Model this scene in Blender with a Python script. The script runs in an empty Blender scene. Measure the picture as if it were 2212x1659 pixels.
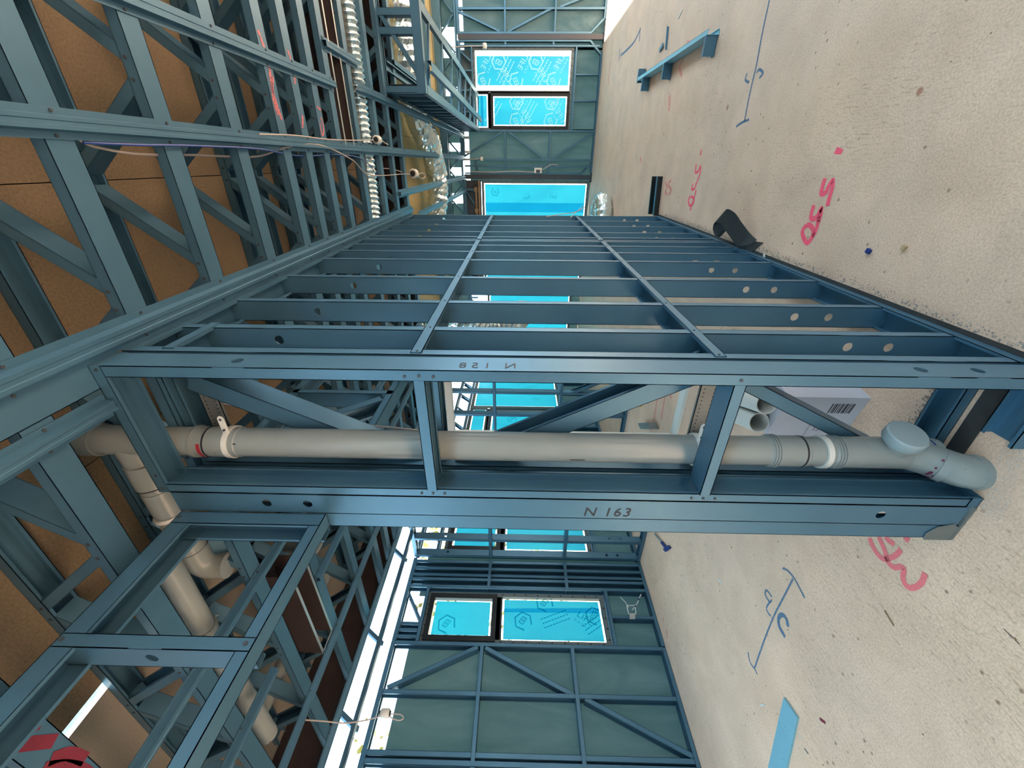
import bpy, bmesh, math, random
from mathutils import Vector, Matrix
random.seed(7)
SC = bpy.context.scene
COL = SC.collection
V = Vector

# ------------------------------------------------------------------ camera
YAW, PITCH, ROLL, FPX, EYE = .5076, .0158, .0142, 860.3, 1.5
_cy, _sy, _cp, _sp = math.cos(YAW), math.sin(YAW), math.cos(PITCH), math.sin(PITCH)
_f = V((-_sy*_cp, _cy*_cp, _sp)); _r = V((_cy, _sy, 0)); _u = _r.cross(_f)
_cr, _sr = math.cos(ROLL), math.sin(ROLL)
RIGHT = _r*_cr + _u*_sr
UP = -_r*_sr + _u*_cr
FWD = _f
cam_data = bpy.data.cameras.new('camera')
cam = bpy.data.objects.new('camera', cam_data)
COL.objects.link(cam)
cam_data.sensor_width = 36
cam_data.lens = FPX/2212*36
cam_data.clip_start = .02
m = Matrix((-UP, RIGHT, -FWD)).transposed().to_4x4()   # the phone was held sideways
m.translation = V((0, 0, EYE))
cam.matrix_world = m
SC.camera = cam

def ray(px, py):
    return RIGHT*(829.5-py) + UP*(-(px-1106)) + FWD*FPX
def on(px, py, ax, val):
    """the point of the plane (axis ax = val) behind a place in the photo"""
    d = ray(px, py); o = V((0, 0, EYE))
    return o + d*((val-o[ax])/d[ax])
def fl(px, py, z=0.0): return on(px, py, 2, z)

# ------------------------------------------------------------------ daylight
w = bpy.data.worlds.new('daylight'); SC.world = w; w.use_nodes = True
wn = w.node_tree.nodes; wl = w.node_tree.links
bg = wn['Background']
tc = wn.new('ShaderNodeTexCoord'); sep = wn.new('ShaderNodeSeparateXYZ'); ramp = wn.new('ShaderNodeValToRGB')
wl.new(tc.outputs['Generated'], sep.inputs[0]); wl.new(sep.outputs['Z'], ramp.inputs[0]); wl.new(ramp.outputs[0], bg.inputs[0])
ramp.color_ramp.elements[0].position = 0; ramp.color_ramp.elements[0].color = (.80, .93, 1, 1)
ramp.color_ramp.elements[1].position = .6; ramp.color_ramp.elements[1].color = (.60, .84, 1, 1)
bg.inputs[1].default_value = 4.3
SC.view_settings.view_transform = 'Standard'
SC.view_settings.look = 'None'
SC.view_settings.exposure = .78
SC.view_settings.gamma = 1
SC.view_settings.use_curve_mapping = False
SC.cycles.max_bounces = 10
SC.cycles.diffuse_bounces = 6
SC.cycles.sample_clamp_indirect = 6
sun_d = bpy.data.lights.new('sun', 'SUN'); sun_d.energy = 27.0; sun_d.angle = .02; sun_d.color = (1, .93, .82)
sun = bpy.data.objects.new('sun', sun_d); COL.objects.link(sun)
sun.rotation_euler = V((.53, .02, 1.0)).to_track_quat('Z', 'Y').to_euler()

# ------------------------------------------------------------------ materials
def mat(name, base, rough=.5, metal=0., noise=None, noise_scale=8., bump=0., bscale=60., spec=.5):
    mt = bpy.data.materials.new(name); mt.use_nodes = True
    nt = mt.node_tree; N = nt.nodes; L = nt.links
    b = N['Principled BSDF']
    b.inputs['Base Color'].default_value = (*base, 1)
    b.inputs['Roughness'].default_value = rough
    b.inputs['Metallic'].default_value = metal
    b.inputs['Specular IOR Level'].default_value = spec
    if noise is not None:
        t = N.new('ShaderNodeTexCoord'); n = N.new('ShaderNodeTexNoise'); r = N.new('ShaderNodeValToRGB')
        n.inputs['Scale'].default_value = noise_scale; n.inputs['Detail'].default_value = 6; n.inputs['Roughness'].default_value = .65
        L.new(t.outputs['Object'], n.inputs['Vector']); L.new(n.outputs['Fac'], r.inputs[0]); L.new(r.outputs[0], b.inputs['Base Color'])
        r.color_ramp.elements[0].position = .3; r.color_ramp.elements[0].color = (*noise, 1)
        r.color_ramp.elements[1].position = .7; r.color_ramp.elements[1].color = (*base, 1)
    if bump:
        t2 = N.new('ShaderNodeTexCoord'); n2 = N.new('ShaderNodeTexNoise'); bp = N.new('ShaderNodeBump')
        n2.inputs['Scale'].default_value = bscale; n2.inputs['Detail'].default_value = 4
        L.new(t2.outputs['Object'], n2.inputs['Vector']); L.new(n2.outputs['Fac'], bp.inputs['Height'])
        bp.inputs['Strength'].default_value = bump; bp.inputs['Distance'].default_value = .004
        L.new(bp.outputs[0], b.inputs['Normal'])
    return mt

M = {}
M['steel'] = mat('blue_zinc_steel', (.086, .198, .286), .40, .50, (.064, .158, .238), 3.0, spec=.6)
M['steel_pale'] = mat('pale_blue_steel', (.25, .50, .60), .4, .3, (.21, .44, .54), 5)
M['dark_steel'] = mat('dark_grey_painted_steel', (.045, .055, .068), .5, .1)
M['galv'] = mat('grey_galvanised_steel', (.20, .215, .205), .5, .4, (.15, .165, .16), 14)
M['zinc'] = mat('bright_zinc', (.55, .57, .56), .35, .7)
M['pvc'] = mat('grey_pvc', (.245, .275, .27), .30, 0, (.215, .245, .24), 5)
M['pvc_cap'] = mat('blue_grey_pvc', (.27, .34, .36), .4)
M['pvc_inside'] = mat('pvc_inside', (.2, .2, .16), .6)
M['white'] = mat('white_plastic', (.62, .62, .58), .4)
M['cable'] = mat('cable_sheath', (.36, .32, .29), .5)
M['blue_cable'] = mat('blue_cable_sheath', (.02, .06, .25), .4)
M['black'] = mat('black_plastic', (.012, .013, .014), .5, 0, (.03, .028, .025), 12)
M['black_alu'] = mat('black_aluminium', (.01, .012, .014), .4, .2)
M['rubber'] = mat('black_damp_proof_plastic', (.022, .022, .022), .45, 0, (.05, .047, .042), 9, .3, 30)
M['timber'] = mat('pine_timber', (.30, .20, .11), .7, 0, (.22, .14, .08), 18)
M['rim'] = mat('dark_rim_board', (.035, .022, .022), .8, 0, (.02, .014, .016), 10)
M['foil'] = mat('crinkled_foil', (.74, .86, .88), .25, .85, None, 8, 1.0, 38)
M['card'] = mat('white_cardboard', (.52, .51, .56), .7, 0, (.46, .45, .5), 6)
M['ink'] = mat('black_ink', (.012, .012, .018), .5)
M['blue_ink'] = mat('blue_ink', (.01, .03, .16), .5)
M['red_ink'] = mat('red_marker', (.33, .02, .03), .5)
M['purple'] = mat('purple_primer', (.12, .02, .06), .4)
M['alu_white'] = mat('white_aluminium', (.6, .6, .56), .4)
M['flash'] = mat('window_fixing_flange', (.13, .16, .165), .5, .3)
M['yellow'] = mat('yellow_plastic', (.6, .42, .03), .5)
M['olive'] = mat('olive_insulation_board', (.34, .28, .13), .85, 0, (.28, .23, .11), 3)
M['copper'] = mat('pale_timber_block', (.45, .3, .17), .7)

def spray(name, col, cover=.5):
    """spray paint: solid stroke with speckled, broken edges"""
    mt = bpy.data.materials.new(name); mt.use_nodes = True
    nt = mt.node_tree; N = nt.nodes; L = nt.links
    b = N['Principled BSDF']; b.inputs['Base Color'].default_value = (*col, 1); b.inputs['Roughness'].default_value = .7
    t = N.new('ShaderNodeTexCoord'); n = N.new('ShaderNodeTexNoise'); r = N.new('ShaderNodeValToRGB')
    n.inputs['Scale'].default_value = 260; n.inputs['Detail'].default_value = 3
    L.new(t.outputs['Object'], n.inputs['Vector']); L.new(n.outputs['Fac'], r.inputs[0])
    r.color_ramp.elements[0].position = cover-.12; r.color_ramp.elements[1].position = cover+.02
    mx = N.new('ShaderNodeMixShader'); tr = N.new('ShaderNodeBsdfTransparent')
    L.new(r.outputs[0], mx.inputs[0]); L.new(tr.outputs[0], mx.inputs[1]); L.new(b.outputs[0], mx.inputs[2])
    L.new(mx.outputs[0], N['Material Output'].inputs[0])
    return mt
M['pink'] = spray('pink_spray_paint', (.95, .10, .17), .42)
M['pink_faint'] = spray('faint_pink_spray_paint', (.85, .22, .22), .56)
M['coral'] = spray('coral_spray_paint', (.80, .17, .18), .38)
M['bluepaint'] = spray('blue_chalk', (.07, .16, .27), .46)
M['whitepaint'] = spray('pale_grey_overspray', (.62, .57, .52), .66)
M['redpaint'] = spray('dark_red_spray_paint', (.16, .01, .03), .35)

def trans(name, col, glossy=.04, second=None, sc=2., emboss=False):
    """thin sheet that lets daylight through"""
    mt = bpy.data.materials.new(name); mt.use_nodes = True
    nt = mt.node_tree; N = nt.nodes; L = nt.links; N.remove(N['Principled BSDF'])
    tl = N.new('ShaderNodeBsdfTranslucent'); df = N.new('ShaderNodeBsdfDiffuse'); gl = N.new('ShaderNodeBsdfGlossy')
    gl.inputs['Roughness'].default_value = .25
    tl.inputs[0].default_value = (*col, 1); df.inputs[0].default_value = (*col, 1)
    if second:
        t = N.new('ShaderNodeTexCoord'); n = N.new('ShaderNodeTexNoise'); r = N.new('ShaderNodeValToRGB')
        mp = N.new('ShaderNodeMapping'); L.new(t.outputs['Object'], mp.inputs[0]); mp.inputs['Scale'].default_value = (1, 1, .35)
        n.inputs['Scale'].default_value = sc; n.inputs['Detail'].default_value = 5; n.inputs['Distortion'].default_value = .6
        L.new(mp.outputs[0], n.inputs['Vector']); L.new(n.outputs['Fac'], r.inputs[0])
        r.color_ramp.elements[0].position = .35; r.color_ramp.elements[0].color = (*second, 1)
        r.color_ramp.elements[1].position = .65; r.color_ramp.elements[1].color = (*col, 1)
        L.new(r.outputs[0], tl.inputs[0]); L.new(r.outputs[0], df.inputs[0])
    a = N.new('ShaderNodeMixShader'); a.inputs[0].default_value = .3
    L.new(tl.outputs[0], a.inputs[1]); L.new(df.outputs[0], a.inputs[2])
    c = N.new('ShaderNodeMixShader'); c.inputs[0].default_value = glossy
    L.new(a.outputs[0], c.inputs[1]); L.new(gl.outputs[0], c.inputs[2]); L.new(c.outputs[0], N['Material Output'].inputs[0])
    return mt
M['film'] = trans('cyan_protective_film', (.015, .205, .275), .03, (.010, .165, .24), 1.6)
def ink_layer(name, tint, white=0.):
    mt = bpy.data.materials.new(name); mt.use_nodes = True
    nt = mt.node_tree; N = nt.nodes; L = nt.links; N.remove(N['Principled BSDF'])
    tr = N.new('ShaderNodeBsdfTransparent'); tr.inputs[0].default_value = (*tint, 1); df = N.new('ShaderNodeBsdfDiffuse'); df.inputs[0].default_value = (.75, .95, .95, 1)
    mx = N.new('ShaderNodeMixShader'); mx.inputs[0].default_value = white
    L.new(tr.outputs[0], mx.inputs[1]); L.new(df.outputs[0], mx.inputs[2]); L.new(mx.outputs[0], N['Material Output'].inputs[0]); return mt
M['film_print'] = ink_layer('pale_film_print', (1, 1, 1), .42)
M['film_dark'] = ink_layer('doubled_cyan_film', (.25, .66, .86))
M['film_print_dark'] = ink_layer('dark_film_print', (.25, .55, .62))
def glassmat():
    mt = bpy.data.materials.new('clear_glass'); mt.use_nodes = True
    nt = mt.node_tree; N = nt.nodes; L = nt.links; N.remove(N['Principled BSDF'])
    tr = N.new('ShaderNodeBsdfTransparent'); tr.inputs[0].default_value = (.9, .95, .93, 1); gl = N.new('ShaderNodeBsdfGlossy'); gl.inputs['Roughness'].default_value = .03
    mx = N.new('ShaderNodeMixShader'); mx.inputs[0].default_value = .05
    L.new(tr.outputs[0], mx.inputs[1]); L.new(gl.outputs[0], mx.inputs[2]); L.new(mx.outputs[0], N['Material Output'].inputs[0]); return mt
M['pane'] = glassmat()

def wrapmat():
    mt = bpy.data.materials.new('green_building_wrap'); mt.use_nodes = True
    nt = mt.node_tree; N = nt.nodes; L = nt.links; N.remove(N['Principled BSDF'])
    t = N.new('ShaderNodeTexCoord'); n = N.new('ShaderNodeTexNoise'); r = N.new('ShaderNodeValToRGB')
    mp = N.new('ShaderNodeMapping'); L.new(t.outputs['Object'], mp.inputs[0]); mp.inputs['Scale'].default_value = (1, 1, .3); mp.inputs['Rotation'].default_value = (.3, .3, 0)
    n.inputs['Scale'].default_value = 3.2; n.inputs['Detail'].default_value = 5; n.inputs['Distortion'].default_value = 1.2
    L.new(mp.outputs[0], n.inputs['Vector']); L.new(n.outputs['Fac'], r.inputs[0])
    r.color_ramp.elements[0].position = .3; r.color_ramp.elements[0].color = (.045, .080, .095, 1)
    r.color_ramp.elements[1].position = .7; r.color_ramp.elements[1].color = (.115, .165, .180, 1)
    df = N.new('ShaderNodeBsdfDiffuse'); tl = N.new('ShaderNodeBsdfTranslucent'); mx = N.new('ShaderNodeMixShader'); mx.inputs[0].default_value = .025
    L.new(r.outputs[0], df.inputs[0]); tl.inputs[0].default_value = (.25, .55, .55, 1)
    bp = N.new('ShaderNodeBump'); bp.inputs['Strength'].default_value = .6; bp.inputs['Distance'].default_value = .03
    L.new(n.outputs['Fac'], bp.inputs['Height']); L.new(bp.outputs[0], df.inputs['Normal'])
    L.new(df.outputs[0], mx.inputs[1]); L.new(tl.outputs[0], mx.inputs[2]); L.new(mx.outputs[0], N['Material Output'].inputs[0])
    return mt
M['wrap'] = wrapmat()

def boardmat(name, a, b_, fine=120):
    mt = bpy.data.materials.new(name); mt.use_nodes = True
    nt = mt.node_tree; N = nt.nodes; L = nt.links; b = N['Principled BSDF']; b.inputs['Roughness'].default_value = .8
    t = N.new('ShaderNodeTexCoord'); n = N.new('ShaderNodeTexNoise'); n.inputs['Scale'].default_value = fine; n.inputs['Detail'].default_value = 6
    n2 = N.new('ShaderNodeTexNoise'); n2.inputs['Scale'].default_value = 2.5; n2.inputs['Detail'].default_value = 3
    r = N.new('ShaderNodeValToRGB'); r.color_ramp.elements[0].position = .3; r.color_ramp.elements[1].position = .7
    r.color_ramp.elements[0].color = (*a, 1); r.color_ramp.elements[1].color = (*b_, 1)
    mx = N.new('ShaderNodeMix'); mx.data_type = 'FLOAT'; mx.inputs[0].default_value = .45
    for q in (n, n2): L.new(t.outputs['Object'], q.inputs['Vector'])
    L.new(n.outputs['Fac'], mx.inputs[2]); L.new(n2.outputs['Fac'], mx.inputs[3]); L.new(mx.outputs[0], r.inputs[0]); L.new(r.outputs[0], b.inputs['Base Color'])
    return mt
M['deck'] = boardmat('brown_particleboard', (.10, .077, .048), (.215, .158, .094))
M['deck_grey'] = boardmat('grey_brown_particleboard', (.20, .175, .14), (.29, .25, .20))

def concrete():
    mt = bpy.data.materials.new('ground_concrete'); mt.use_nodes = True
    nt = mt.node_tree; N = nt.nodes; L = nt.links; b = N['Principled BSDF']
    b.inputs['Roughness'].default_value = .6
    t = N.new('ShaderNodeTexCoord')
    def noise(sc, det=6, dist=0, vec=None, rough=.6):
        n = N.new('ShaderNodeTexNoise'); n.inputs['Scale'].default_value = sc; n.inputs['Detail'].default_value = det
        n.inputs['Distortion'].default_value = dist; n.inputs['Roughness'].default_value = rough
        L.new(vec or t.outputs['Object'], n.inputs['Vector']); return n.outputs['Fac']
    def rmp(src, p0, c0, p1, c1):
        r = N.new('ShaderNodeValToRGB'); e = r.color_ramp.elements
        e[0].position = p0; e[0].color = (*c0, 1); e[1].position = p1; e[1].color = (*c1, 1); L.new(src, r.inputs[0]); return r.outputs[0]
    def mix(f, a, c, mode='MIX', fac=None):
        x = N.new('ShaderNodeMix'); x.data_type = 'RGBA'; x.blend_type = mode
        if f is None: x.inputs[0].default_value = fac
        else: L.new(f, x.inputs[0])
        L.new(a, x.inputs[6]); L.new(c, x.inputs[7]); return x.outputs[2]
    base = rmp(noise(.6, 4), .32, (.68, .485, .37), .66, (.78, .525, .37))
    mid = rmp(noise(3.5, 8, .4), .3, (.84, .83, .82), .68, (1.03, 1.03, 1.03))
    c = mix(None, base, mid, 'MULTIPLY', 1)
    fine = rmp(noise(130, 5), .25, (.62, .60, .57), .6, (1.06, 1.05, 1.04))
    c = mix(None, c, fine, 'MULTIPLY', .8)
    # trowel / grinder arcs
    mp = N.new('ShaderNodeMapping'); mp.inputs['Rotation'].default_value = (0, 0, .9); mp.inputs['Scale'].default_value = (9, 1.2, 1); L.new(t.outputs['Object'], mp.inputs[0])
    arcs = rmp(noise(16, 4, 1.5, mp.outputs[0]), .34, (.60, .56, .52), .46, (1, 1, 1))
    msk = rmp(noise(.7, 2), .45, (0, 0, 0), .6, (1, 1, 1))
    white = N.new('ShaderNodeRGB'); white.outputs[0].default_value = (1, 1, 1, 1)
    c = mix(None, c, mix(msk, white.outputs[0], arcs), 'MULTIPLY', .8)
    # dark pits
    vo = N.new('ShaderNodeTexVoronoi'); vo.inputs['Scale'].default_value = 15; L.new(t.outputs['Object'], vo.inputs['Vector'])
    pit = rmp(vo.outputs['Distance'], .06, (.42, .36, .31), .14, (1, 1, 1))
    c = mix(rmp(noise(2.2, 3), .44, (0, 0, 0), .56, (1, 1, 1)), c, mix(None, c, pit, 'MULTIPLY', 1))
    # faint reddish drops
    vo2 = N.new('ShaderNodeTexVoronoi'); vo2.inputs['Scale'].default_value = 3.1; L.new(t.outputs['Object'], vo2.inputs['Vector'])
    drop = rmp(vo2.outputs['Distance'], .045, (.62, .42, .38), .06, (1, 1, 1))
    c = mix(rmp(noise(.8, 2), .5, (0, 0, 0), .55, (1, 1, 1)), c, mix(None, c, drop, 'MULTIPLY', 1))
    L.new(c, b.inputs['Base Color'])
    bp = N.new('ShaderNodeBump'); bp.inputs['Strength'].default_value = .25; bp.inputs['Distance'].default_value = .003
    L.new(noise(70, 5), bp.inputs['Height']); L.new(bp.outputs[0], b.inputs['Normal'])
    return mt
M['concrete'] = concrete()
M['rubble'] = mat('crushed_concrete_grit', (.5, .47, .43), .9, 0, (.16, .14, .13), 220, .8, 200)
M['ground'] = mat('dry_ground', (.45, .40, .32), .9)
M['leaf'] = mat('dry_yellow_green_foliage', (.30, .26, .06), .8, 0, (.14, .15, .04), 9)

# ------------------------------------------------------------------ helpers
class MB:
    def __init__(s): s.v = []; s.f = []
    def box(s, o, a, b, c):
        """parallelepiped from corner o along a, b, c"""
        o, a, b, c = V(o), V(a), V(b), V(c); n = len(s.v)
        s.v += [o, o+a, o+a+b, o+b, o+c, o+a+c, o+a+b+c, o+b+c]
        q = [(0, 3, 2, 1), (4, 5, 6, 7), (0, 1, 5, 4), (1, 2, 6, 5), (2, 3, 7, 6), (3, 0, 4, 7)]
        if a.cross(b).dot(c) < 0: q = [x[::-1] for x in q]
        s.f += [tuple(n+i for i in x) for x in q]
    def bx(s, x0, y0, z0, x1, y1, z1): s.box((x0, y0, z0), (x1-x0, 0, 0), (0, y1-y0, 0), (0, 0, z1-z0))
    def prism(s, poly, o, A, B, L):
        """closed polygon in plane (A, B) swept along L"""
        o, A, B, L = V(o), V(A), V(B), V(L); n = len(s.v); k = len(poly)
        for e in (V((0, 0, 0)), L): s.v += [o+A*p[0]+B*p[1]+e for p in poly]
        s.f += [tuple(range(n+k-1, n-1, -1)), tuple(range(n+k, n+2*k))]
        s.f += [(n+i, n+(i+1) % k, n+k+(i+1) % k, n+k+i) for i in range(k)]
    def tube(s, pts, r, seg=12, cap=True, radii=None):
        pts = [V(p) for p in pts]; rings = []; prev = None
        for i, p in enumerate(pts):
            d = (pts[min(i+1, len(pts)-1)]-pts[max(i-1, 0)]).normalized()
            if prev is None:
                a = d.orthogonal().normalized()
            else:
                a = (prev-d*prev.dot(d)).normalized()
            prev = a; b = d.cross(a); rr = radii[i] if radii else r
            n = len(s.v); s.v += [p+(a*math.cos(t)+b*math.sin(t))*rr for t in [2*math.pi*k/seg for k in range(seg)]]
            rings.append(n)
        for n0, n1 in zip(rings, rings[1:]):
            s.f += [(n0+k, n0+(k+1) % seg, n1+(k+1) % seg, n1+k) for k in range(seg)]
        if cap:
            s.f += [tuple(range(rings[0]+seg-1, rings[0]-1, -1)), tuple(range(rings[-1], rings[-1]+seg))]
    def plate(s, o, L, D, F, holes, r=.016):
        """web strip along L (unit*length), width D, thickness F, round holes at distances"""
        o, L, D, F = V(o), V(L), V(D), V(F); ln = L.length; u = L.normalized(); dl = D.length; e = D.normalized()
        hs = dl/2; x = 0
        for h in sorted(holes):
            if h-hs > x: s.box(o+u*x, u*(h-hs-x), D, F)
            c = o+u*h+e*(dl/2); K = 16; n = len(s.v)
            for lay in (V((0, 0, 0)), F):
                for k in range(K):
                    t = 2*math.pi*k/K; ca, sa = math.cos(t), math.sin(t); q = hs/max(abs(ca), abs(sa))
                    s.v.append(c+u*ca*r+e*sa*r+lay); s.v.append(c+u*ca*q+e*sa*q+lay)
            for k in range(K):
                a, b = n+2*k, n+2*((k+1) % K); off = 2*K
                s.f += [(a, a+1, b+1, b), (a+off, b+off, b+1+off, a+1+off), (a, b, b+off, a+off)]
            x = h+hs
        if x < ln: s.box(o+u*x, u*(ln-x), D, F)
    def cee(s, a, b, D, F, depth=.09, flg=.038, lip=.011, t=.0022, holes=None):
        a, b, D, F = V(a), V(b), V(D).normalized(), V(F).normalized(); L = b-a
        if holes: s.plate(a, L, D*depth, F*t, holes)
        else: s.box(a, L, D*depth, F*t)
        s.box(a, L, D*t, F*flg); s.box(a+D*(depth-t), L, D*t, F*flg)
        if lip:
            s.box(a+F*(flg-t), L, D*lip, F*t); s.box(a+F*(flg-t)+D*(depth-lip), L, D*lip, F*t)
    def disc(s, c, nrm, r, th, seg=14):
        nrm = V(nrm).normalized(); s.tube([V(c), V(c)+nrm*th], r, seg)
    def build(s, name, m, parent=None, smooth=False):
        me = bpy.data.meshes.new(name); me.from_pydata([tuple(p) for p in s.v], [], s.f)
        me.materials.append(m); o = bpy.data.objects.new(name, me); COL.objects.link(o)
        if parent:
            off = parent.get('_w', None)
            if off is not None: me.transform(Matrix.Translation(-V(off)))
            o.parent = parent
        if smooth:
            me.shade_smooth()
            try: me.set_sharp_from_angle(angle=math.radians(38))
            except Exception: pass
        return o

_RV = {}
def studs(name, pts, nrm, r, h, m, parent, world=True):
    """identical small heads: one object each, sharing a mesh"""
    nrm = V(nrm).normalized(); key = (name, tuple(round(c, 3) for c in nrm), r, h, m)
    if key not in _RV:
        q = MB(); q.disc((0, 0, 0), nrm, r, h, 8); me = bpy.data.meshes.new(name); me.from_pydata([tuple(p) for p in q.v], [], q.f); me.materials.append(M[m]); _RV[key] = me
    root = parent if parent.type == 'EMPTY' else (parent.parent or parent)
    off = V(root['_w']) if root.get('_w') is not None else V((0, 0, 0))
    for p in pts[:96]:
        o = bpy.data.objects.new(name, _RV[key]); COL.objects.link(o); o.location = V(p)-off; o.parent = parent

def thing(name, label, cat, loc=(0, 0, 0), group=None, rotz=0, kind=None, local=False):
    o = bpy.data.objects.new(name, None); COL.objects.link(o); o.location = loc; o.rotation_euler = (0, 0, rotz)
    o.empty_display_size = .05
    if label: o['label'] = label; o['category'] = cat
    if group: o['group'] = group
    if kind: o['kind'] = kind
    if not local: o['_w'] = list(loc)
    return o
def tag(o, label, cat, group=None, kind=None):
    if label: o['label'] = label; o['category'] = cat
    if group: o['group'] = group
    if kind: o['kind'] = kind
    return o
def sub(parent, o):
    """make o (built in world coordinates) a child of a mesh part that sits in its own thing"""
    root = parent.parent
    if root and root.get('_w') is not None: o.data.transform(Matrix.Translation(-V(root['_w'])))
    o.parent = parent; return o
def ribbon(mb, pts, w, up=(0, 0, 1)):
    pts = [V(p) for p in pts]; up = V(up); n = len(mb.v)
    for i, p in enumerate(pts):
        d = (pts[min(i+1, len(pts)-1)]-pts[max(i-1, 0)]).normalized(); sd = d.cross(up).normalized()
        ww = w[i] if isinstance(w, (list, tuple)) else w
        mb.v += [p-sd*ww/2, p+sd*ww/2]
    for i in range(len(pts)-1):
        a = n+2*i; mb.f.append((a, a+1, a+3, a+2))
def smooth_pts(pts, k=4):
    pts = [V(p) for p in pts]
    if len(pts) < 3: return pts
    P = [pts[0]]+pts+[pts[-1]]; out = []
    for i in range(1, len(P)-2):
        for j in range(k):
            t = j/k; a, b, c, d = P[i-1], P[i], P[i+1], P[i+2]
            out.append(.5*((2*b)+(c-a)*t+(2*a-5*b+4*c-d)*t*t+(3*b-a-3*c+d)*t**3))
    out.append(pts[-1]); return out
def text_mesh(name, s, size, o, R, U, m, parent=None, th=.0006, spacing=1.0, slant=0):
    """flat lettering: R = reading direction, U = up direction of the letters"""
    cu = bpy.data.curves.new(name, 'FONT'); cu.body = s; cu.size = size; cu.space_character = spacing; cu.resolution_u = 3; cu.shear = slant
    tmp = bpy.data.objects.new(name, cu); COL.objects.link(tmp)
    me = bpy.data.meshes.new_from_object(tmp); bpy.data.objects.remove(tmp); bpy.data.curves.remove(cu)
    R, U = V(R).normalized(), V(U).normalized(); o = V(o)
    for v in me.vertices: v.co = o+R*v.co.x+U*v.co.y
    me.name = name; me.materials.clear(); me.materials.append(m)
    ob = bpy.data.objects.new(name, me); COL.objects.link(ob)
    if parent:
        if parent.get('_w') is not None: me.transform(Matrix.Translation(-V(parent['_w'])))
        ob.parent = parent
    return ob
X_, Y_, Z_ = V((1, 0, 0)), V((0, 1, 0)), V((0, 0, 1))

# ------------------------------------------------------------------ the setting
b = MB(); b.bx(-4.36, -2.2, -.12, 4.8, 9.78, 0); floor = b.build('floor', M['concrete']); floor['kind'] = 'structure'
b = MB(); b.bx(-40, -40, -.5, 40, 40, -.3); g = b.build('ground', M['ground']); g['kind'] = 'structure'
# the floor above, seen from below: sheets with open joints between them
ZD = 3.055
ceil = thing('ceiling', None, None, kind='structure', loc=(0, 0, ZD))
SEAM = .0016
def sheet(x0, y0, x1, y1, m): 
    q = MB(); q.bx(x0+SEAM, y0+SEAM, ZD, x1-SEAM, y1-SEAM, ZD+.022); q.build('deck_sheet', M[m], ceil)
for (x0, x1) in ((-.065, .835), (-.965, -.065), (-1.725, -.965)):
    for (y0, y1) in ((-.9, 3.3), (3.3, 4.72)): sheet(x0, y0, x1, y1, 'deck')
for (x0, x1) in ((.835, 1.735), (1.735, 2.635), (2.635, 3.6)):
    for (y0, y1) in ((-.9, 2.1), (2.1, 4.72)): sheet(x0, y0, x1, y1, 'deck')
sheet(-1.765, -.9, -1.725, .42, 'deck'); sheet(-1.765, .80, -1.725, 4.72, 'deck')
for (x0, x1) in ((-2.6, -1.765), (-3.42, -2.6)):
    for (y0, y1) in ((-.9, 1.9), (1.9, 4.72)): sheet(x0, y0, x1, y1, 'deck_grey')
for (x0, x1) in ((-4.36, -2.0), (-2.0, 0.3), (.3, 3.6)):
    for (y0, y1) in ((4.72, 7.1), (7.1, 9.75)): sheet(x0, y0, x1, y1, 'olive')
b = MB(); b.bx(-.9, -.9, ZD+.06, 3.6, 9.75, ZD+.08); b.bx(-1.70, -.9, ZD+.06, -.9, 9.75, ZD+.08); b.bx(-3.42, -.9, ZD+.06, -1.98, 9.75, ZD+.08); b.bx(-1.98, 1.2, ZD+.06, -1.7, 9.75, ZD+.08)
b.build('deck_backing', M['black'], ceil)

def stud_wall_frame(label, loc): return thing('steel_wall_frame', label, 'wall frame', loc)

q = MB(); q.bx(-4.36, -2.3, 0, 4.8, -2.2, 3.08); o = q.build('rear_light_blocker', M['wrap']); o['kind'] = 'structure'  # unseen screen added behind the camera to cut daylight on faces turned this way
q = MB(); q.bx(4.8, -2.2, 0, 4.86, 9.78, 2.15); o = q.build('right_light_blocker', M['wrap']); o['kind'] = 'structure'  # unseen low screen added so the chase stud reflects less bright sky
q = MB(); q.bx(-3.46, -1.2, 3.14, -3.38, 9.75, 5.6); o = q.build('upper_wall_sun_blocker', M['wrap']); o['kind'] = 'structure'  # unseen upper storey wall, added to block sun from the left wall wrap
# ---- partition on the right of the chase: plane x = -.50, studs every .3-.4 m
XP = -.50
def partition(y0, y1, stud_y, label, extra_nog=False, doubled=True):
    t = stud_wall_frame(label, (XP-.045, (y0+y1)/2, 0))
    q = MB(); q.cee((XP-.09, y0, 2.70), (XP-.09, y1, 2.70), X_, -Z_, .09, .038); q.build('top_plate', M['steel'], t)
    q = MB(); q.cee((XP-.09, y0, .003), (XP-.09, y1, .003), X_, Z_, .09, .038); q.build('bottom_plate', M['steel'], t)
    for y, fdir in stud_y:
        q = MB()
        q.cee((XP-.002, y, .006), (XP-.002, y, 2.697), -X_, Y_*fdir, .086, .037, holes=[.235, .372, 2.33]); q.build('stud', M['steel'], t)
    for z in (.885, 1.79):
        q = MB(); F = Z_ if z < 1.5 else -Z_
        zz = z-.002 if z < 1.5 else z+.036
        q.cee((XP+.0015, y0+.01, zz), (XP+.0015, y1-.01, zz), -X_, F, .09, .034); n = q.build('noggin', M['steel'], t)
        studs('rivet', [(XP+.0016, y+.019*fdir, z+.017) for y, fdir in stud_y], X_, .0035, .0025, 'dark_steel', n)
    if extra_nog:
        q = MB(); q.cee((XP+.0015, y0+.02, 2.59), (XP+.0015, stud_y[1][0]+.04, 2.59), -X_, -Z_, .09, .036); q.build('noggin', M['steel'], t)
    return t
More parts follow.
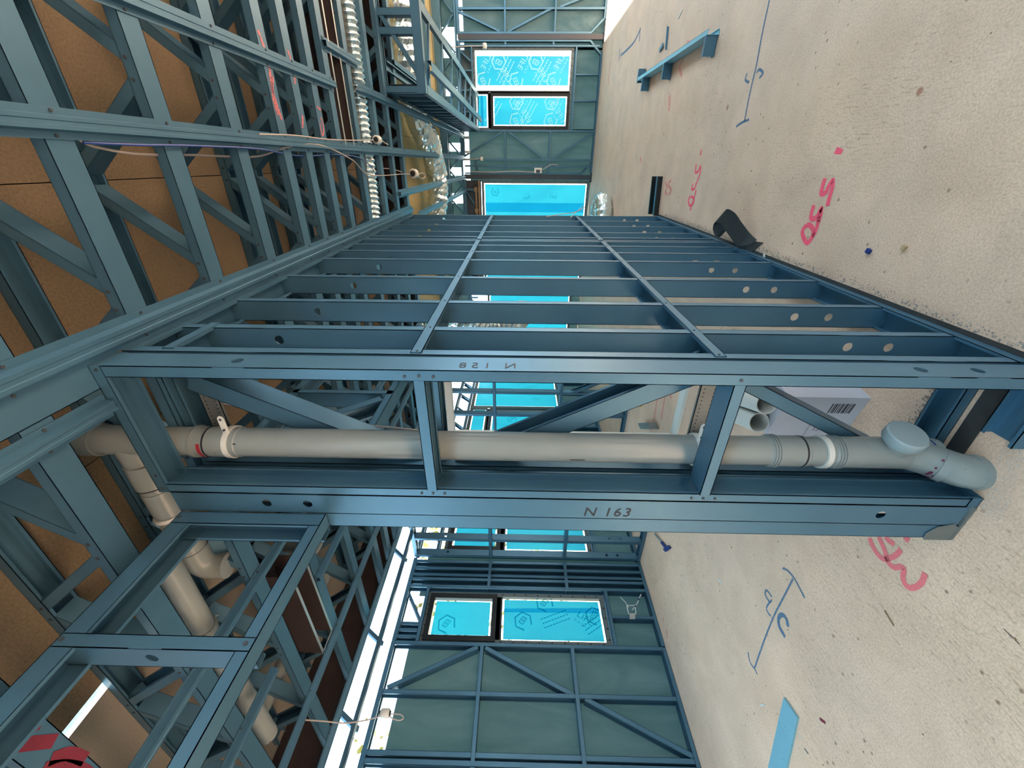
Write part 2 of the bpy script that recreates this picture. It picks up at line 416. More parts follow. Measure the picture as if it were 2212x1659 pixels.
partition(1.075, 3.085, [(1.075, 1), (1.272, 1), (1.575, 1), (1.975, 1), (2.385, 1), (2.635, 1), (2.865, 1), (3.045, 1)],
          'near blue steel stud partition running back from the pipe chase, its noggins at waist and head height', True)
partition(3.10, 4.69, [(3.102, 1), (3.215, 1), (3.475, 1), (3.845, 1), (4.225, 1), (4.65, 1)],
          'far blue steel stud partition beyond the joint, ending beside the glazed door')

# ---- front frame of the pipe chase, y = .97
YF = .97
t = stud_wall_frame('blue steel frame across the front of the pipe chase, marked N 158 in pen', (-.73, YF+.04, 0)); FRONT = t
q = MB(); q.cee((XP, YF, .006), (XP, YF, 2.697), Y_, -X_, .088, .036, holes=[.215, .372, 2.30]); s158 = q.build('stud', M['steel'], t)
q = MB(); q.cee((-.972, YF, .006), (-.972, YF, 2.697), Y_, X_, .088, .033); q.build('stud', M['steel'], t)
q = MB(); q.cee((XP+.001, YF-.0015, 2.701), (-.973, YF-.0015, 2.701), Y_, -Z_, .09, .036); q.build('top_plate', M['steel'], t)
q = MB(); q.cee((XP+.001, YF-.0015, .002), (-.735, YF-.0015, .002), Y_, Z_, .09, .036); q.build('bottom_plate', M['steel'], t)
q = MB(); q.cee((-.935, YF-.0015, .002), (-.973, YF-.0015, .002), Y_, Z_, .09, .036); q.build('bottom_plate', M['steel'], t)
for z in (1.795, .905):
    q = MB(); q.cee((XP-.034, YF-.001, z), (-.945, YF-.001, z), Y_, -Z_, .088, .034); q.build('noggin', M['steel'], t)
pts = []
for z in (.89, 1.776): pts += [(XP-.018, YF-.0005, z), (-.957, YF-.0005, z), (-.957, YF-.0005, z-.038), (-.957, YF-.0005, z+.038)]
pts += [(XP-.02, YF-.0005, 1.736), (XP-.02, YF-.0005, 1.816), (XP-.012, YF-.002, 2.68), (-.955, YF-.002, 2.68), (-.9, YF-.002, 2.68)]
studs('rivet', pts, -Y_, .0045, .0025, 'dark_steel', t)
tx = text_mesh('pen_marking', 'N 158', .046, (XP+.0008, YF+.018, 1.505), (0, 0, 1), (0, 1, 0), M['ink'], FRONT, spacing=1.5)

# ---- rear frame of the chase
YR = 1.155
t = stud_wall_frame('blue steel frame at the back of the pipe chase with two sloping braces', (-.8, YR+.045, 0))
q = MB(); q.cee((XP-.09, YR, 2.70), (-1.05, YR, 2.70), Y_, -Z_, .088, .036); q.build('top_plate', M['steel'], t)
q = MB(); q.cee((XP-.09, YR, .002), (-1.05, YR, .002), Y_, Z_, .088, .036); q.build('bottom_plate', M['steel'], t)
q = MB(); q.cee((XP-.092, YR, .01), (XP-.092, YR, 2.69), Y_, -X_, .086, .036); q.build('stud', M['steel'], t)
q = MB(); q.cee((-1.05, YR, .01), (-1.05, YR, 2.69), Y_, X_, .086, .036); q.build('stud', M['steel'], t)
for (x0, z0, x1, z1) in ((-1.03, 1.70, -.60, .84), (-.60, .77, -.93, .10), (-1.02, 1.76, -.62, 2.6)):
    a, c = V((x0, YR+.002, z0)), V((x1, YR+.002, z1)); d = (c-a).normalized(); F = V((-d.z, 0, d.x))
    if F.z < 0: F = -F
    q = MB(); q.cee(a, c, Y_, F, .084, .045 if z0 < 1 else .07, lip=.012); q.build('brace', M['steel'], t)
q = MB(); q.cee((XP-.12, YR, 1.80), (-1.03, YR, 1.80), Y_, -Z_, .086, .034); q.build('noggin', M['steel'], t)

# ---- grey slotted channels that carry the pipe clips
for z0, lab in ((.83, 'lower grey perforated channel crossing behind the pipe at knee height'), (2.545, 'upper grey perforated channel crossing behind the pipe near the ceiling')):
    q = MB()
    q.cee((-.60, 1.1655, z0), (-1.045, 1.1655, z0), Z_, Y_, .062, .012, lip=0)
    ch = q.build('perforated_channel', M['galv']); tag(ch, lab, 'channel', 'perforated channels behind the pipe')
    studs('punched_hole', [(-.61-k*.0155, 1.1655, z0+dz) for k in range(28) for dz in (.014, .048)], -Y_, .0024, .0008, 'ink', ch)

# ---- post N 163 and the jamb beside it
t = stud_wall_frame('full height blue steel post marked N 163, left of the grey pipe', (-1.03, YF+.05, 0)); POST = t
q = MB(); q.cee((-.974, YF, .02), (-.974, YF, 2.665), -X_, Y_, .086, .038, holes=[.27, 2.19, 2.33]); q.build('stud', M['steel'], t)
q = MB(); q.cee((-1.060, YF+.001, .004), (-1.060, YF+.001, 2.155), -X_, Y_, .062, .038); q.build('jamb_stud', M['steel'], t)
q = MB(); q.cee((-.976, YF+.14, .02), (-.976, YF+.14, 2.665), -X_, -Y_, .086, .038); q.build('stud', M['steel'], t)
q = MB(); q.cee((-.976, YF+.16, .02), (-.976, YF+.16, 2.665), -X_, Y_, .086, .04); q.build('stud', M['steel'], t)
q = MB(); q.bx(-1.125, YF-.004, .002, -.974, YF+.2, .012); q.build('base_plate', M['galv'], t)
q = MB()   # buckled foot of the flashing
q.prism([(0, 0), (.055, 0), (.078, .03), (.062, .075), (.03, .10), (0, .095)], (-1.128, YF-.003, .004), X_, Z_, (0, .002, 0)); q.build('scuffed_foot', M['galv'], t)
text_mesh('pen_marking', 'N 163', .056, (-1.047, YF-.0012, 1.275), (0, 0, -1), (1, 0, 0), M['ink'], POST, spacing=1.15, slant=.15)

# ---- header frame running from the post back past the camera (over the opening)
t = stud_wall_frame('overhead blue steel header frame reaching back from the post marked N 163', (-1.10, .4, 2.156))
XH = -1.06
q = MB(); q.cee((XH, .968, 2.156), (XH, -.9, 2.156), -X_, Z_, .057, .036); q.build('bottom_rail', M['steel'], t)
q = MB(); q.cee((XH, .968, 2.66), (XH, -.9, 2.66), -X_, -Z_, .088, .062); q.build('top_rail', M['steel'], t)
for y in (.93, .525, .1, -.4):
    q = MB(); q.cee((XH+.001, y if y < .9 else .966, 2.158), (XH+.001, y if y < .9 else .966, 2.655), -X_, Y_ if y < .9 else -Y_, .084, .034 if y < .9 else .05, holes=[.26] if y < .9 else None); q.build('stud', M['steel'], t)
studs('rivet', [(XH+.001, .543, 2.175), (XH+.001, .543, 2.645), (XH+.001, .94, 2.645)], X_, .006, .003, 'dark_steel', t)

# ---- header frame behind the chase (same wall line, further back)
t = stud_wall_frame('blue steel header frame with crossed webs, behind the chase above a doorway', (-1.10, 1.9, 2.156))
q = MB(); q.cee((XH, 1.30, 2.156), (XH, 2.5, 2.156), -X_, Z_, .088, .036); q.build('bottom_rail', M['steel'], t)
q = MB(); q.cee((XH, 1.30, 2.697), (XH, 2.5, 2.697), -X_, -Z_, .088, .038); q.build('top_rail', M['steel'], t)
for y in (1.78, 2.46):
    q = MB(); q.cee((XH, y, 2.16), (XH, y, 2.69), -X_, Y_, .086, .036); q.build('stud', M['steel'], t)
for (y0, z0, y1, z1) in ((1.76, 2.22, 1.40, 2.66), (1.38, 2.20, 1.74, 2.64)):
    a, c = V((XH-.002, y0, z0)), V((XH-.002, y1, z1)); d = (c-a).normalized()
    q = MB(); q.cee(a, c, -X_, V((0, -d.z, d.y)), .08, .05); q.build('brace', M['steel'], t)

# ---- beam above the opening in line with the partition
q = MB(); q.cee((-.49, .968, 2.70), (-.49, -.9, 2.70), -X_, Z_, .084, .05); tag(q.build('ceiling_beam', M['steel']), 'wide blue steel beam overhead, running back in line with the partition top', 'beam')

# ------------------------------------------------------------------ floor trusses above
TH = .352
XL, XR = -3.32, 3.3
def truss(y0, label, xl=XL, xr=XR, phase=.25, pitch=.62, rust=False):
    t = thing('floor_truss', label, 'truss', (0, y0, 2.702), 'floor trusses across the ceiling', rotz=.018, local=True)
    q = MB(); q.cee((xl, 0, 0), (xr, 0, 0), Y_, Z_, .080, .036); q.build('bottom_chord', M['steel'], t)
    q = MB(); q.cee((xl, 0, TH), (xr, 0, TH), Y_, -Z_, .080, .036); q.build('top_chord', M['steel'], t)
    x = phase
    while x-pitch > xl+.05: x -= pitch
    nodes = []
    while x < xr-.05:
        nodes.append(x); x += pitch
    for xb in nodes:
        for sg in (-1, 1):
            a, c = V((xb+sg*.035, .002, .026)), V((xb+sg*(pitch/2-.03), .002, TH-.022))
            if c.x < xl or c.x > xr: continue
            d = (c-a).normalized(); F = V((-d.z, 0, d.x))
            if F.z < 0: F = -F
            q = MB(); q.cee(a-F*.018, c-F*.018, Y_, F, .074, .036); q.build('web', M['steel'], t)
    vis = [xb for xb in nodes if xb < 2.2]
    studs('rivet', [(xb+d, 0, .022) for xb in vis for d in (-.028, .028)]+[(xb+pitch/2+d, 0, TH-.02) for xb in vis for d in (-.028, .028)], -Y_, .0055, .003, 'dark_steel', t)
    return t
TR = [(.395, 'nearest blue floor truss, almost overhead, sprayed dark red on its underside'),
      (.765, 'blue floor truss directly above the long header frame, second from the camera'),
      (1.150, 'third blue floor truss from the camera, above the pipe chase'),
      (1.530, 'fourth blue floor truss from the camera, first one beyond the chase'),
      (1.925, 'fifth blue floor truss from the camera'),
      (2.300, 'blue floor truss daubed with red paint, first of the three'),
      (2.540, 'blue floor truss daubed with red paint, middle of the three'),
      (2.775, 'blue floor truss daubed with red paint, last of the three'),
      (3.010, 'blue floor truss just before the wide overhead channel'),
      (3.385, 'blue floor truss just beyond the wide overhead channel'),
      (3.850, 'blue floor truss next before the thin silver duct'),
      (4.225, 'blue floor truss next beyond the thin silver duct'),
      (4.610, 'furthest blue floor truss, at the edge of the olive boards')]
TO = [truss(y, l) for y, l in TR]
# sprayed marks on chord undersides
def on_chord(k, strokes, m, w_):
    q = MB()
    for st in strokes:
        ribbon(q, smooth_pts([V((x, y, -.0015)) for x, y in st]), w_, up=(0, 0, -1))
    q.build('spray_mark', M[m], TO[k])
on_chord(0, [[(-1.22, .012), (-1.27, .035), (-1.33, .062)], [(-1.36, .015), (-1.42, .04), (-1.50, .055), (-1.58, .05)], [(-1.36, .035), (-1.40, .06), (-1.47, .072)], [(-1.19, .03), (-1.23, .05), (-1.25, .07)], [(-1.52, .02), (-1.57, .035), (-1.61, .06)]], 'redpaint', .030)
on_chord(5, [[(.52, .02), (.42, .05), (.3, .03), (.18, .055)], [(.36, .06), (.27, .02), (.2, .03)]], 'pink_faint', .02)
on_chord(6, [[(.5, .03), (.42, .06), (.36, .03)], [(.22, .05), (.16, .02)]], 'pink_faint', .018)
on_chord(7, [[(.28, .02), (.27, .065)], [(.23, .04), (.20, .06), (.16, .05), (.14, .02), (.2, .02)]], 'pink_faint', .014)
text_mesh('pen_marking', '83', .05, (-1.62, .93-.145, 2.700), (-.4, 1, 0), (-1, -.4, 0), M['ink'])
o = bpy.data.objects['pen_marking']
for ob in list(bpy.data.objects):
    if ob.name.startswith('pen_marking') and ob.parent is None:
        ob.data.transform(Matrix.Translation(-V((0, .765, 2.702)))); ob.parent = TO[1]

# rim board and end closure at the left ends of the trusses
q = MB(); q.bx(-3.42, -.9, 2.745, -3.375, 4.7, 3.05); tag(q.build('rim_board', M['rim']), 'dark brown rim board closing the truss ends above the left opening', 'board')

# ---- ceiling battens (top-hat sections) hung under the trusses
HAT = [(-.036, 0), (-.036, -.0025), (-.019, -.0025), (-.015, -.025), (-.006, -.025), (-.004, -.022), (.004, -.022), (.006, -.025), (.015, -.025), (.019, -.0025), (.036, -.0025), (.036, 0),
       (.017, 0), (.013, -.0225), (-.013, -.0225), (-.017, 0)]
def batten(x, y0, y1, label, zt=2.7005, wide=1.0):
    t = thing('ceiling_batten', label, 'batten', (x, y0, zt), 'ceiling battens')
    q = MB(); q.prism([(a*wide, c) for a, c in HAT], (x, y0, zt), X_, Z_, (0, y1-y0, 0)); q.build('hat_section', M['steel'], t)
    studs('screw', [(x+sx*wide, ty+.018*x+dy, zt-.002) for ty, _ in TR for sx, dy in ((-.028, .03), (.028, .045)) if y0 < ty+.018*x+dy < y1], -Z_, .0045, .004, 'dark_steel', t)
    return t
batten(.083, -.9, 9.56, 'long pale ceiling batten running straight away over the room, cables beside it')
batten(.425, -.9, 3.10, 'ceiling batten over the open room that stops at the wide channel')
batten(.470, 3.50, 9.56, 'ceiling batten from the wide channel back towards the filmed window')
batten(-.455, -.9, 4.72, 'ceiling batten just to the right of the partition top', wide=1.25)
batten(-.275, 4.30, 9.56, 'ceiling batten with a cut open end, above the foil duct')
batten(-.545, 5.0, 9.56, 'ceiling batten above the glazed door, beside the partition end')
batten(-.625, -.9, .965, 'ceiling batten between the wide overhead beam and the header frame')
batten(-1.69, -.9, 4.6, 'ceiling batten in the left room nearest the header frame')
batten(-2.20, 1.50, 4.6, 'ceiling batten in the left room that starts above the small pipes')
batten(-2.21, -.9, 1.02, 'short ceiling batten in the left room ending near the grey pipe elbow')
batten(-2.745, -.9, 4.6, 'ceiling batten in the left room, second in from the bright opening')
batten(-3.29, -.9, 4.6, 'outermost ceiling batten along the edge of the bright opening', wide=1.3)
batten(.80, 4.6, 9.56, 'ceiling batten under the boxed bulkhead frame')
batten(.62, 3.05, 3.62, 'short ceiling batten beside the wide overhead channel')

# ---- wide inverted channels between the trusses
def wide_channel(x0, x1, y0, y1, z, h, label):
    t = thing('folded_channel', label, 'channel', (x0, y0, z))
    q = MB(); q.cee((x0, y0, z+h), (x1, y0, z+h), Y_, -Z_, y1-y0, h, lip=0, t=.002); q.build('channel_body', M['rim'], t)
    q = MB(); q.bx(min(x0, x1), y0-.004, z-.003, max(x0, x1), y0+.012, z); q.bx(min(x0, x1), y1-.012, z-.003, max(x0, x1), y1+.004, z)
    xx = x0; q.bx(min(xx, xx+.012), y0, z-.003, max(xx, xx+.012), y1, z); q.build('edge_trim', M['zinc'], t)
wide_channel(.075, 3.2, 3.14, 3.30, 2.70, .2, 'wide dark overhead channel with bright folded edges')
wide_channel(-2.69, -1.95, 1.335, 1.475, 2.70, .2, 'dark overhead channel with bright edges above the left room')

# ------------------------------------------------------------------ the bulkhead frame hanging at the right
t = stud_wall_frame('dark blue steel bulkhead ladder frame boxed down from the ceiling on the right', (.53, 4.3, 2.35))
q = MB()
for z, F, fw in ((2.35, Z_, .075), (2.735, -Z_, .04)):
    q = MB(); q.cee((.53, 4.30, z), (3.2, 4.30, z), Y_, F, .075, fw); q.build('rail', M['steel'], t)
for x in (.535, .93, 1.05, 1.62, 2.3, 2.9):
    q = MB(); q.cee((x, 4.301, 2.352), (x, 4.301, 2.733), Y_, X_, .073, .05); q.build('stud', M['steel'], t)
for (x0, x1) in ((1.06, .6), (1.2, 1.6)):
    a, c = V((x0, 4.303, 2.70)), V((x1, 4.303, 2.38)); d = (c-a).normalized()
    q = MB(); q.cee(a, c, Y_, V((-d.z, 0, d.x)), .06, .035); q.build('brace', M['steel'], t)
for x in (.53, .70):
    for z, F in ((2.30 if x > .6 else 2.35, Z_), (2.72, -Z_)):
        q = MB(); q.cee((x, 4.39, z), (x, 9.5, z), X_, F, .075, .035); q.build('rail', M['steel'], t)
for k in range(15):
    y = 4.45+k*.34
    q = MB(); q.cee((.53, y, 2.352), (.53, y, 2.72), X_, Y_, .07, .035); q.build('stud', M['steel'], t)
    if k % 2 == 0:
        q = MB(); q.cee((.55, y, 2.352), (1.1, y+.25, 2.352), Y_, Z_, .04, .02, lip=0); q.build('floor_rib', M['steel'], t)
q = MB(); q.bx(.602, 4.38, 2.36, .606, 9.5, 2.70); q.build('lining_sheet', M['dark_steel'], t)
q = MB(); q.cee((1.1, 4.39, 2.352), (1.1, 9.5, 2.352), X_, Z_, .075, .035); q.build('rail', M['steel'], t)

# beams where the olive boards start + joists
q = MB(); q.bx(-4.2, 4.745, 2.74, 3.3, 4.80, 3.05); tag(q.build('edge_joist', M['rim']), 'dark joist where the brown deck meets the olive boards', 'joist')
for k, y in enumerate((5.25, 7.45, 8.75)):
    q = MB(); q.cee((-4.1, y, 2.90), (3.3, y, 2.90), Y_, Z_, .07, .13, lip=.02)
    tag(q.build('ceiling_joist', M['steel']), ['nearest blue ceiling joist under the olive boards', 'middle blue ceiling joist under the olive boards', 'blue ceiling joist nearest the filmed windows'][k], 'joist', 'joists under the olive boards')

# ------------------------------------------------------------------ back wall, y = 9.6
YB = 9.6
wall_back = thing('wall_back', None, None, kind='structure', loc=(0, YB, 0))
def wrap_panel(parent, pts):
    q = MB(); q.v += [V(p) for p in pts]; q.f.append(tuple(range(len(pts)))); return q.build('wall_wrap', M['wrap'], parent)
yb = YB+.095
for (x0, x1, z0, z1) in ((3.4, 1.87, 0, 2.62), (1.9, .57, 0, .56), (.60, -.37, 0, 2.60), (-.34, -2.62, 0, .06), (-2.60, -2.83, 0, 2.6), (-2.80, -4.12, 0, .25), (-4.10, -4.3, 0, 2.6), (3.4, 2.2, 2.74, 3.07), (1.75, 1.3, 2.74, 3.07), (1.15, .35, 2.74, 3.07), (.2, -.1, 2.74, 3.07), (-.25, -.6, 2.74, 3.07), (-.8, -4.3, 2.74, 3.07)):
    wrap_panel(wall_back, [(x0, yb, z0), (x1, yb, z0), (x1, yb, z1), (x0, yb, z1)])
q = MB()   # grooved cladding seen above the right-hand window
for k in range(22): q.bx(.60, yb+.03, 2.47+k*.0125, 1.86, yb+.045, 2.47+k*.0125+.008)
q.bx(.58, yb+.05, 2.46, 1.88, yb+.06, 2.70)
q.build('cladding', M['flash'], wall_back)

def member(t, nm, a, c, Fdir, width=.036, depth=.088, D=Y_, m='steel', lip=.011):
    q = MB(); q.cee(a, c, D, Fdir, depth, width, lip=lip); return q.build(nm, M[m], t)
def vert(t, x, z0, z1, sgn=-1, y=YB, wdt=.036): return member(t, 'stud', (x, y, z0), (x, y, z1), X_*sgn, wdt)
def horz(t, z, x0, x1, nm='noggin', y=YB, up=-1, wdt=.036): return member(t, nm, (x0, y-.001, z), (x1, y-.001, z), Z_*up, wdt)
def diag(t, x0, z0, x1, z1, y=YB, wdt=.036):
    a, c = V((x0, y+.001, z0)), V((x1, y+.001, z1)); d = (c-a).normalized(); F = V((-d.z, 0, d.x))
    if F.z < 0: F = -F
    return member(t, 'brace', a-F*wdt/2, c-F*wdt/2, F, wdt, .08)

# right-hand frame panel
t = stud_wall_frame('blue steel frame panel of the back wall, right of the dark column', (2.7, YB, 0))
horz(t, 2.735, 3.4, 2.085, 'top_plate', wdt=.05); horz(t, .002, 3.4, 2.3, 'bottom_plate', up=1)
vert(t, 3.1, .03, 2.70); vert(t, 2.78, .03, 2.70); vert(t, 2.46, .03, 2.70); vert(t, 2.121, .24, 2.70)
horz(t, 1.857, 3.3, 2.09); horz(t, .937, 3.3, 2.09)
diag(t, 2.404, 2.69, 2.12, 1.93); diag(t, 2.12, 1.78, 2.443, .99); diag(t, 2.46, .85, 2.70, .05); diag(t, 2.10, .25, 2.30, .03)
t = thing('square_column', 'dark square steel column in the back wall, right of the large filmed window', 'column', (2.045, YB, 0), 'dark steel columns')
q = MB(); q.bx(2.005, YB-.005, .01, 2.083, YB+.075, 2.72); q.build('shaft', M['dark_steel'], t)
q = MB(); q.bx(1.96, YB-.03, 0, 2.12, YB+.1, .012); q.build('base_plate', M['dark_steel'], t)
t = stud_wall_frame('blue steel frame panel of the back wall around the large filmed window', (1.27, YB, 0))
horz(t, 2.735, 1.99, .03, 'top_plate', wdt=.05); horz(t, .002, 1.79, -.19, 'bottom_plate', up=1)
vert(t, 2.002, .25, 2.70, wdt=.03); vert(t, 1.928, .06, 2.70, wdt=.032); vert(t, .583, .03, 2.70)
horz(t, 1.85, 1.97, 1.93); horz(t, .95, 1.97, 1.93)
horz(t, 2.486, 1.9, .583, 'head_rail', wdt=.032); horz(t, .511, 1.9, .583, 'sill_rail', wdt=.034)
for x in (1.56, 1.25, .90): vert(t, x, 2.486, 2.70, wdt=.03)
diag(t, 1.846, 2.70, 1.684, 2.49, wdt=.03); diag(t, 1.56, 2.70, 1.285, 2.49, wdt=.03); diag(t, 1.18, 2.50, .919, 2.70, wdt=.03); diag(t, .836, 2.50, .637, 2.70, wdt=.03)
vert(t, 1.50, .03, .48, wdt=.03); vert(t, 1.085, .03, .48, wdt=.03)
diag(t, 1.99, .25, 1.79, .03)
# panel between window and dark column at the glazed door
vert(t, .069, .03, 2.70); vert(t, -.049, .06, 2.70); vert(t, -.190, .24, 2.70, wdt=.03)
horz(t, 1.857, .55, -.19); horz(t, .937, .55, -.19)
diag(t, .116, 2.69, .54, 1.91); diag(t, .54, 1.76, .075, 1.04); diag(t, .075, .85, .527, .05); diag(t, -.197, .226, -.02, .02)
horz(t, 2.50, .04, -.04); horz(t, 2.47, -.06, -.18)
t = thing('square_column', 'dark square steel column in the back wall, beside the glazed door', 'column', (-.27, YB, 0), 'dark steel columns')
q = MB(); q.bx(-.313, YB-.005, .01, -.226, YB+.075, 2.72); q.build('shaft', M['dark_steel'], t)
q = MB(); q.bx(-.36, YB-.03, 0, -.19, YB+.1, .012); q.build('base_plate', M['dark_steel'], t)
# lintel over the glazed door, timber packers
t = stud_wall_frame('blue steel frame over the glazed door with timber packers', (-1.4, YB, 2.36))
horz(t, 2.735, -.32, -4.1, 'top_plate', wdt=.05)
for k in range(6):
    x0 = -.5-k*.6; vert(t, x0, 2.52, 2.70)
    diag(t, x0-.05, 2.69, x0-.3, 2.53, wdt=.03)
q = MB(); q.bx(-2.62, YB, 2.40, -.34, YB+.05, 2.43); q.build('timber_packer', M['timber'], t)
q = MB(); q.bx(-2.62, YB+.02, 2.46, -.46, YB+.05, 2.50); q.build('timber_packer', M['timber'], t)
for k in range(3):
    q = MB(); q.bx(-.56-k*.42, YB+.0, 2.445, -.48-k*.42, YB+.03, 2.52); q.build('timber_block', M['timber'], t)
q = MB(); q.bx(-.36, YB-.01, 2.44, -.44, YB+.02, 2.52); q.build('bolted_cleat', M['black'], t)
q = MB(); q.bx(-2.62, YB+.055, 2.37, -.34, YB+.08, 2.70); q.build('lintel_backing', M['dark_steel'], t)
# upper bracing seen against the sky over the back wall is open at the top
t = stud_wall_frame('open blue steel truss along the top of the back wall, daylight between its webs', (0, YB, 2.76))
horz(t, 2.775, 3.3, -4.1, 'bottom_chord', wdt=.034); horz(t, 3.05, 3.3, -4.1, 'top_chord', wdt=.036)
for k in range(26):
    x = 3.2-k*.28; diag(t, x, 2.79 if k % 2 else 3.03, x-.26, 3.03 if k % 2 else 2.79, wdt=.03)

HEX = [(math.cos(math.radians(90+60*k)), math.sin(math.radians(90+60*k))) for k in range(6)]
def emblem(mb, c, R, U, r, off):
    """broken hexagon ring with a small tilted window inside"""
    c, R, U = V(c), V(R), V(U)
    P = lambda a, b_: c+R*a*r+U*b_*r+off
    ring = [P(*h) for h in HEX]
    ribbon(mb, ring[1:]+ring[:1], r*.17, R.cross(U))
    for (a, b1, c1, d1) in ((-.45, -.25, .1, .35), (.1, .35, .5, .05), (.5, .05, -.02, -.5), (-.02, -.5, -.45, -.25)):
        ribbon(mb, [P(a, b1), P(c1, d1)], r*.09, R.cross(U))
    ribbon(mb, [P(-.17, .05), P(.24, -.22)], r*.06, R.cross(U)); ribbon(mb, [P(.3, .2), P(-.24, -.37)], r*.06, R.cross(U))
def film_prints(parent, origin, A, B, wA, wB, nrm, m, rows, mirror=True, scale=.13, root=None):
    """printed marks of the protective film: A, B in-plane unit vectors, origin one corner"""
    off = V(nrm)*.0035; q = MB()
    for (fa, fb, kind, ang) in rows:
        c = V(origin)+A*fa*wA+B*fb*wB
        ca, sa = math.cos(ang), math.sin(ang); R = A*ca+B*sa
        if kind not in ('h', 'l'):
            e_ = c+R*scale*2.3-V(origin)
            if not (-.02 < e_.dot(A) < wA and -.02 < e_.dot(B) < wB+.02): continue
        R = R.normalized(); U = (-A*sa+B*ca)*(-1 if mirror else 1)
        if kind == 'h': emblem(q, c, R, U, scale, off)
        elif kind == 'l':
            for i in range(3):
                p = c-U*i*scale*.5
                for j in range(9):
                    a0 = j*scale*.36
                    ribbon(q, [p+R*a0+off, p+R*(a0+scale*.27)+off], scale*.12, nrm)
        else:
            tm = text_mesh('film_print', kind, scale*1.05, c+off, R, U, M[m], None, spacing=1.05)
            tm2 = text_mesh('film_print', 'DOORS', scale*.38, c+off-U*scale*.6, R, U, M[m], None, spacing=1.7)
            for tt in (tm, tm2):
                if root.get('_w') is not None: tt.data.transform(Matrix.Translation(-V(root['_w'])))
                tt.parent = parent
    if q.v:
        o = q.build('film_print', M[m]); 
        if root.get('_w') is not None: o.data.transform(Matrix.Translation(-V(root['_w'])))
        o.parent = parent

def window(idx, origin, A, nrm, panes, outer, prints=True, flange=True):
    """origin at x/z (0,0) of the wall; A = horizontal unit vector; nrm into the room. panes: list of (a0,a1,z0,z1, sash)"""
    O = V(origin); nrm = V(nrm); t = thing('window_%d' % idx, None, None, kind='structure', loc=tuple(O))
    a0, a1, z0, z1 = outer
    B3 = lambda a, z, d: O+A*a+Z_*z+nrm*d
    def fr(name, a0, a1, z0, z1, wd, d0, d1, m):
        q = MB()
        for (p0, p1, r0, r1) in ((a0, a1, z0, z0+wd), (a0, a1, z1-wd, z1), (a0, a0+wd, z0+wd, z1-wd), (a1-wd, a1, z0+wd, z1-wd)):
            q.box(B3(p0, r0, d0), A*(p1-p0), Z_*(r1-r0), nrm*(d1-d0))
        return q.build(name, M[m], t)
    if flange:
        f1 = fr('fixing_flange', a0, a1, z0, z1, .042, -.05, -.035, 'flash')
        q = MB(); L = 0
        for z in (z0+.02, z1-.02):
            for k in range(int((a1-a0)/.11)): q.box(B3(a0+.06+k*.11, z-.008, -.034), A*.012, Z_*.018, nrm*.003)
        for a in (a0+.02, a1-.02):
            for k in range(int((z1-z0)/.13)): q.box(B3(a-.008, z0+.08+k*.13, -.034), A*.016, Z_*.012, nrm*.003)
        sub(f1, q.build('flange_clips', M['black_alu']))
    q = MB(); prev = None
    for (p0, p1, r0, r1, sash, kind) in panes:
        for (u0, u1, v0, v1) in ((p1, p1+.04, r0, r1), (p0-.04, p0, r0, r1), (p0, p1, r1, r1+.04), (p0, p1, r0-.04, r0)):
            u0, u1, v0, v1 = max(u0, a0+.02), min(u1, a1-.02), max(v0, z0+.02), min(v1, z1-.02)
            if u1-u0 > .004 and v1-v0 > .004: q.box(B3(u0, v0, -.070), A*(u1-u0), Z_*(v1-v0), nrm*.022)
    q.build('mullion', M['flash'], t)
    for i, (p0, p1, r0, r1, sash, kind) in enumerate(panes):
        fr('sash' if sash else 'frame', p0, p1, r0, r1, .052 if sash else .02, -.075, -.02 if sash else -.045, 'black_alu')
        s_ = .05 if sash else .018
        q = MB(); q.box(B3(p0+s_, r0+s_, -.062), A*(p1-p0-2*s_), Z_*(r1-r0-2*s_), nrm*.004); q.build('glass', M['pane'], t)
        e = s_+(.022 if kind != 'wide' else .03); ea = s_+(.022 if kind != 'wide' else .085)
        q = MB(); c0, c1, d0, d1 = p0+ea, p1-ea, r0+e, r1-e
        q.v += [B3(c0, d0, -.056), B3(c1, d0, -.056), B3(c1, d1, -.056), B3(c0, d1, -.056)]; q.f.append((0, 1, 2, 3))
        fm = q.build('film', M['film'], t)
        yield t, fm, (c0, c1, d0, d1), B3
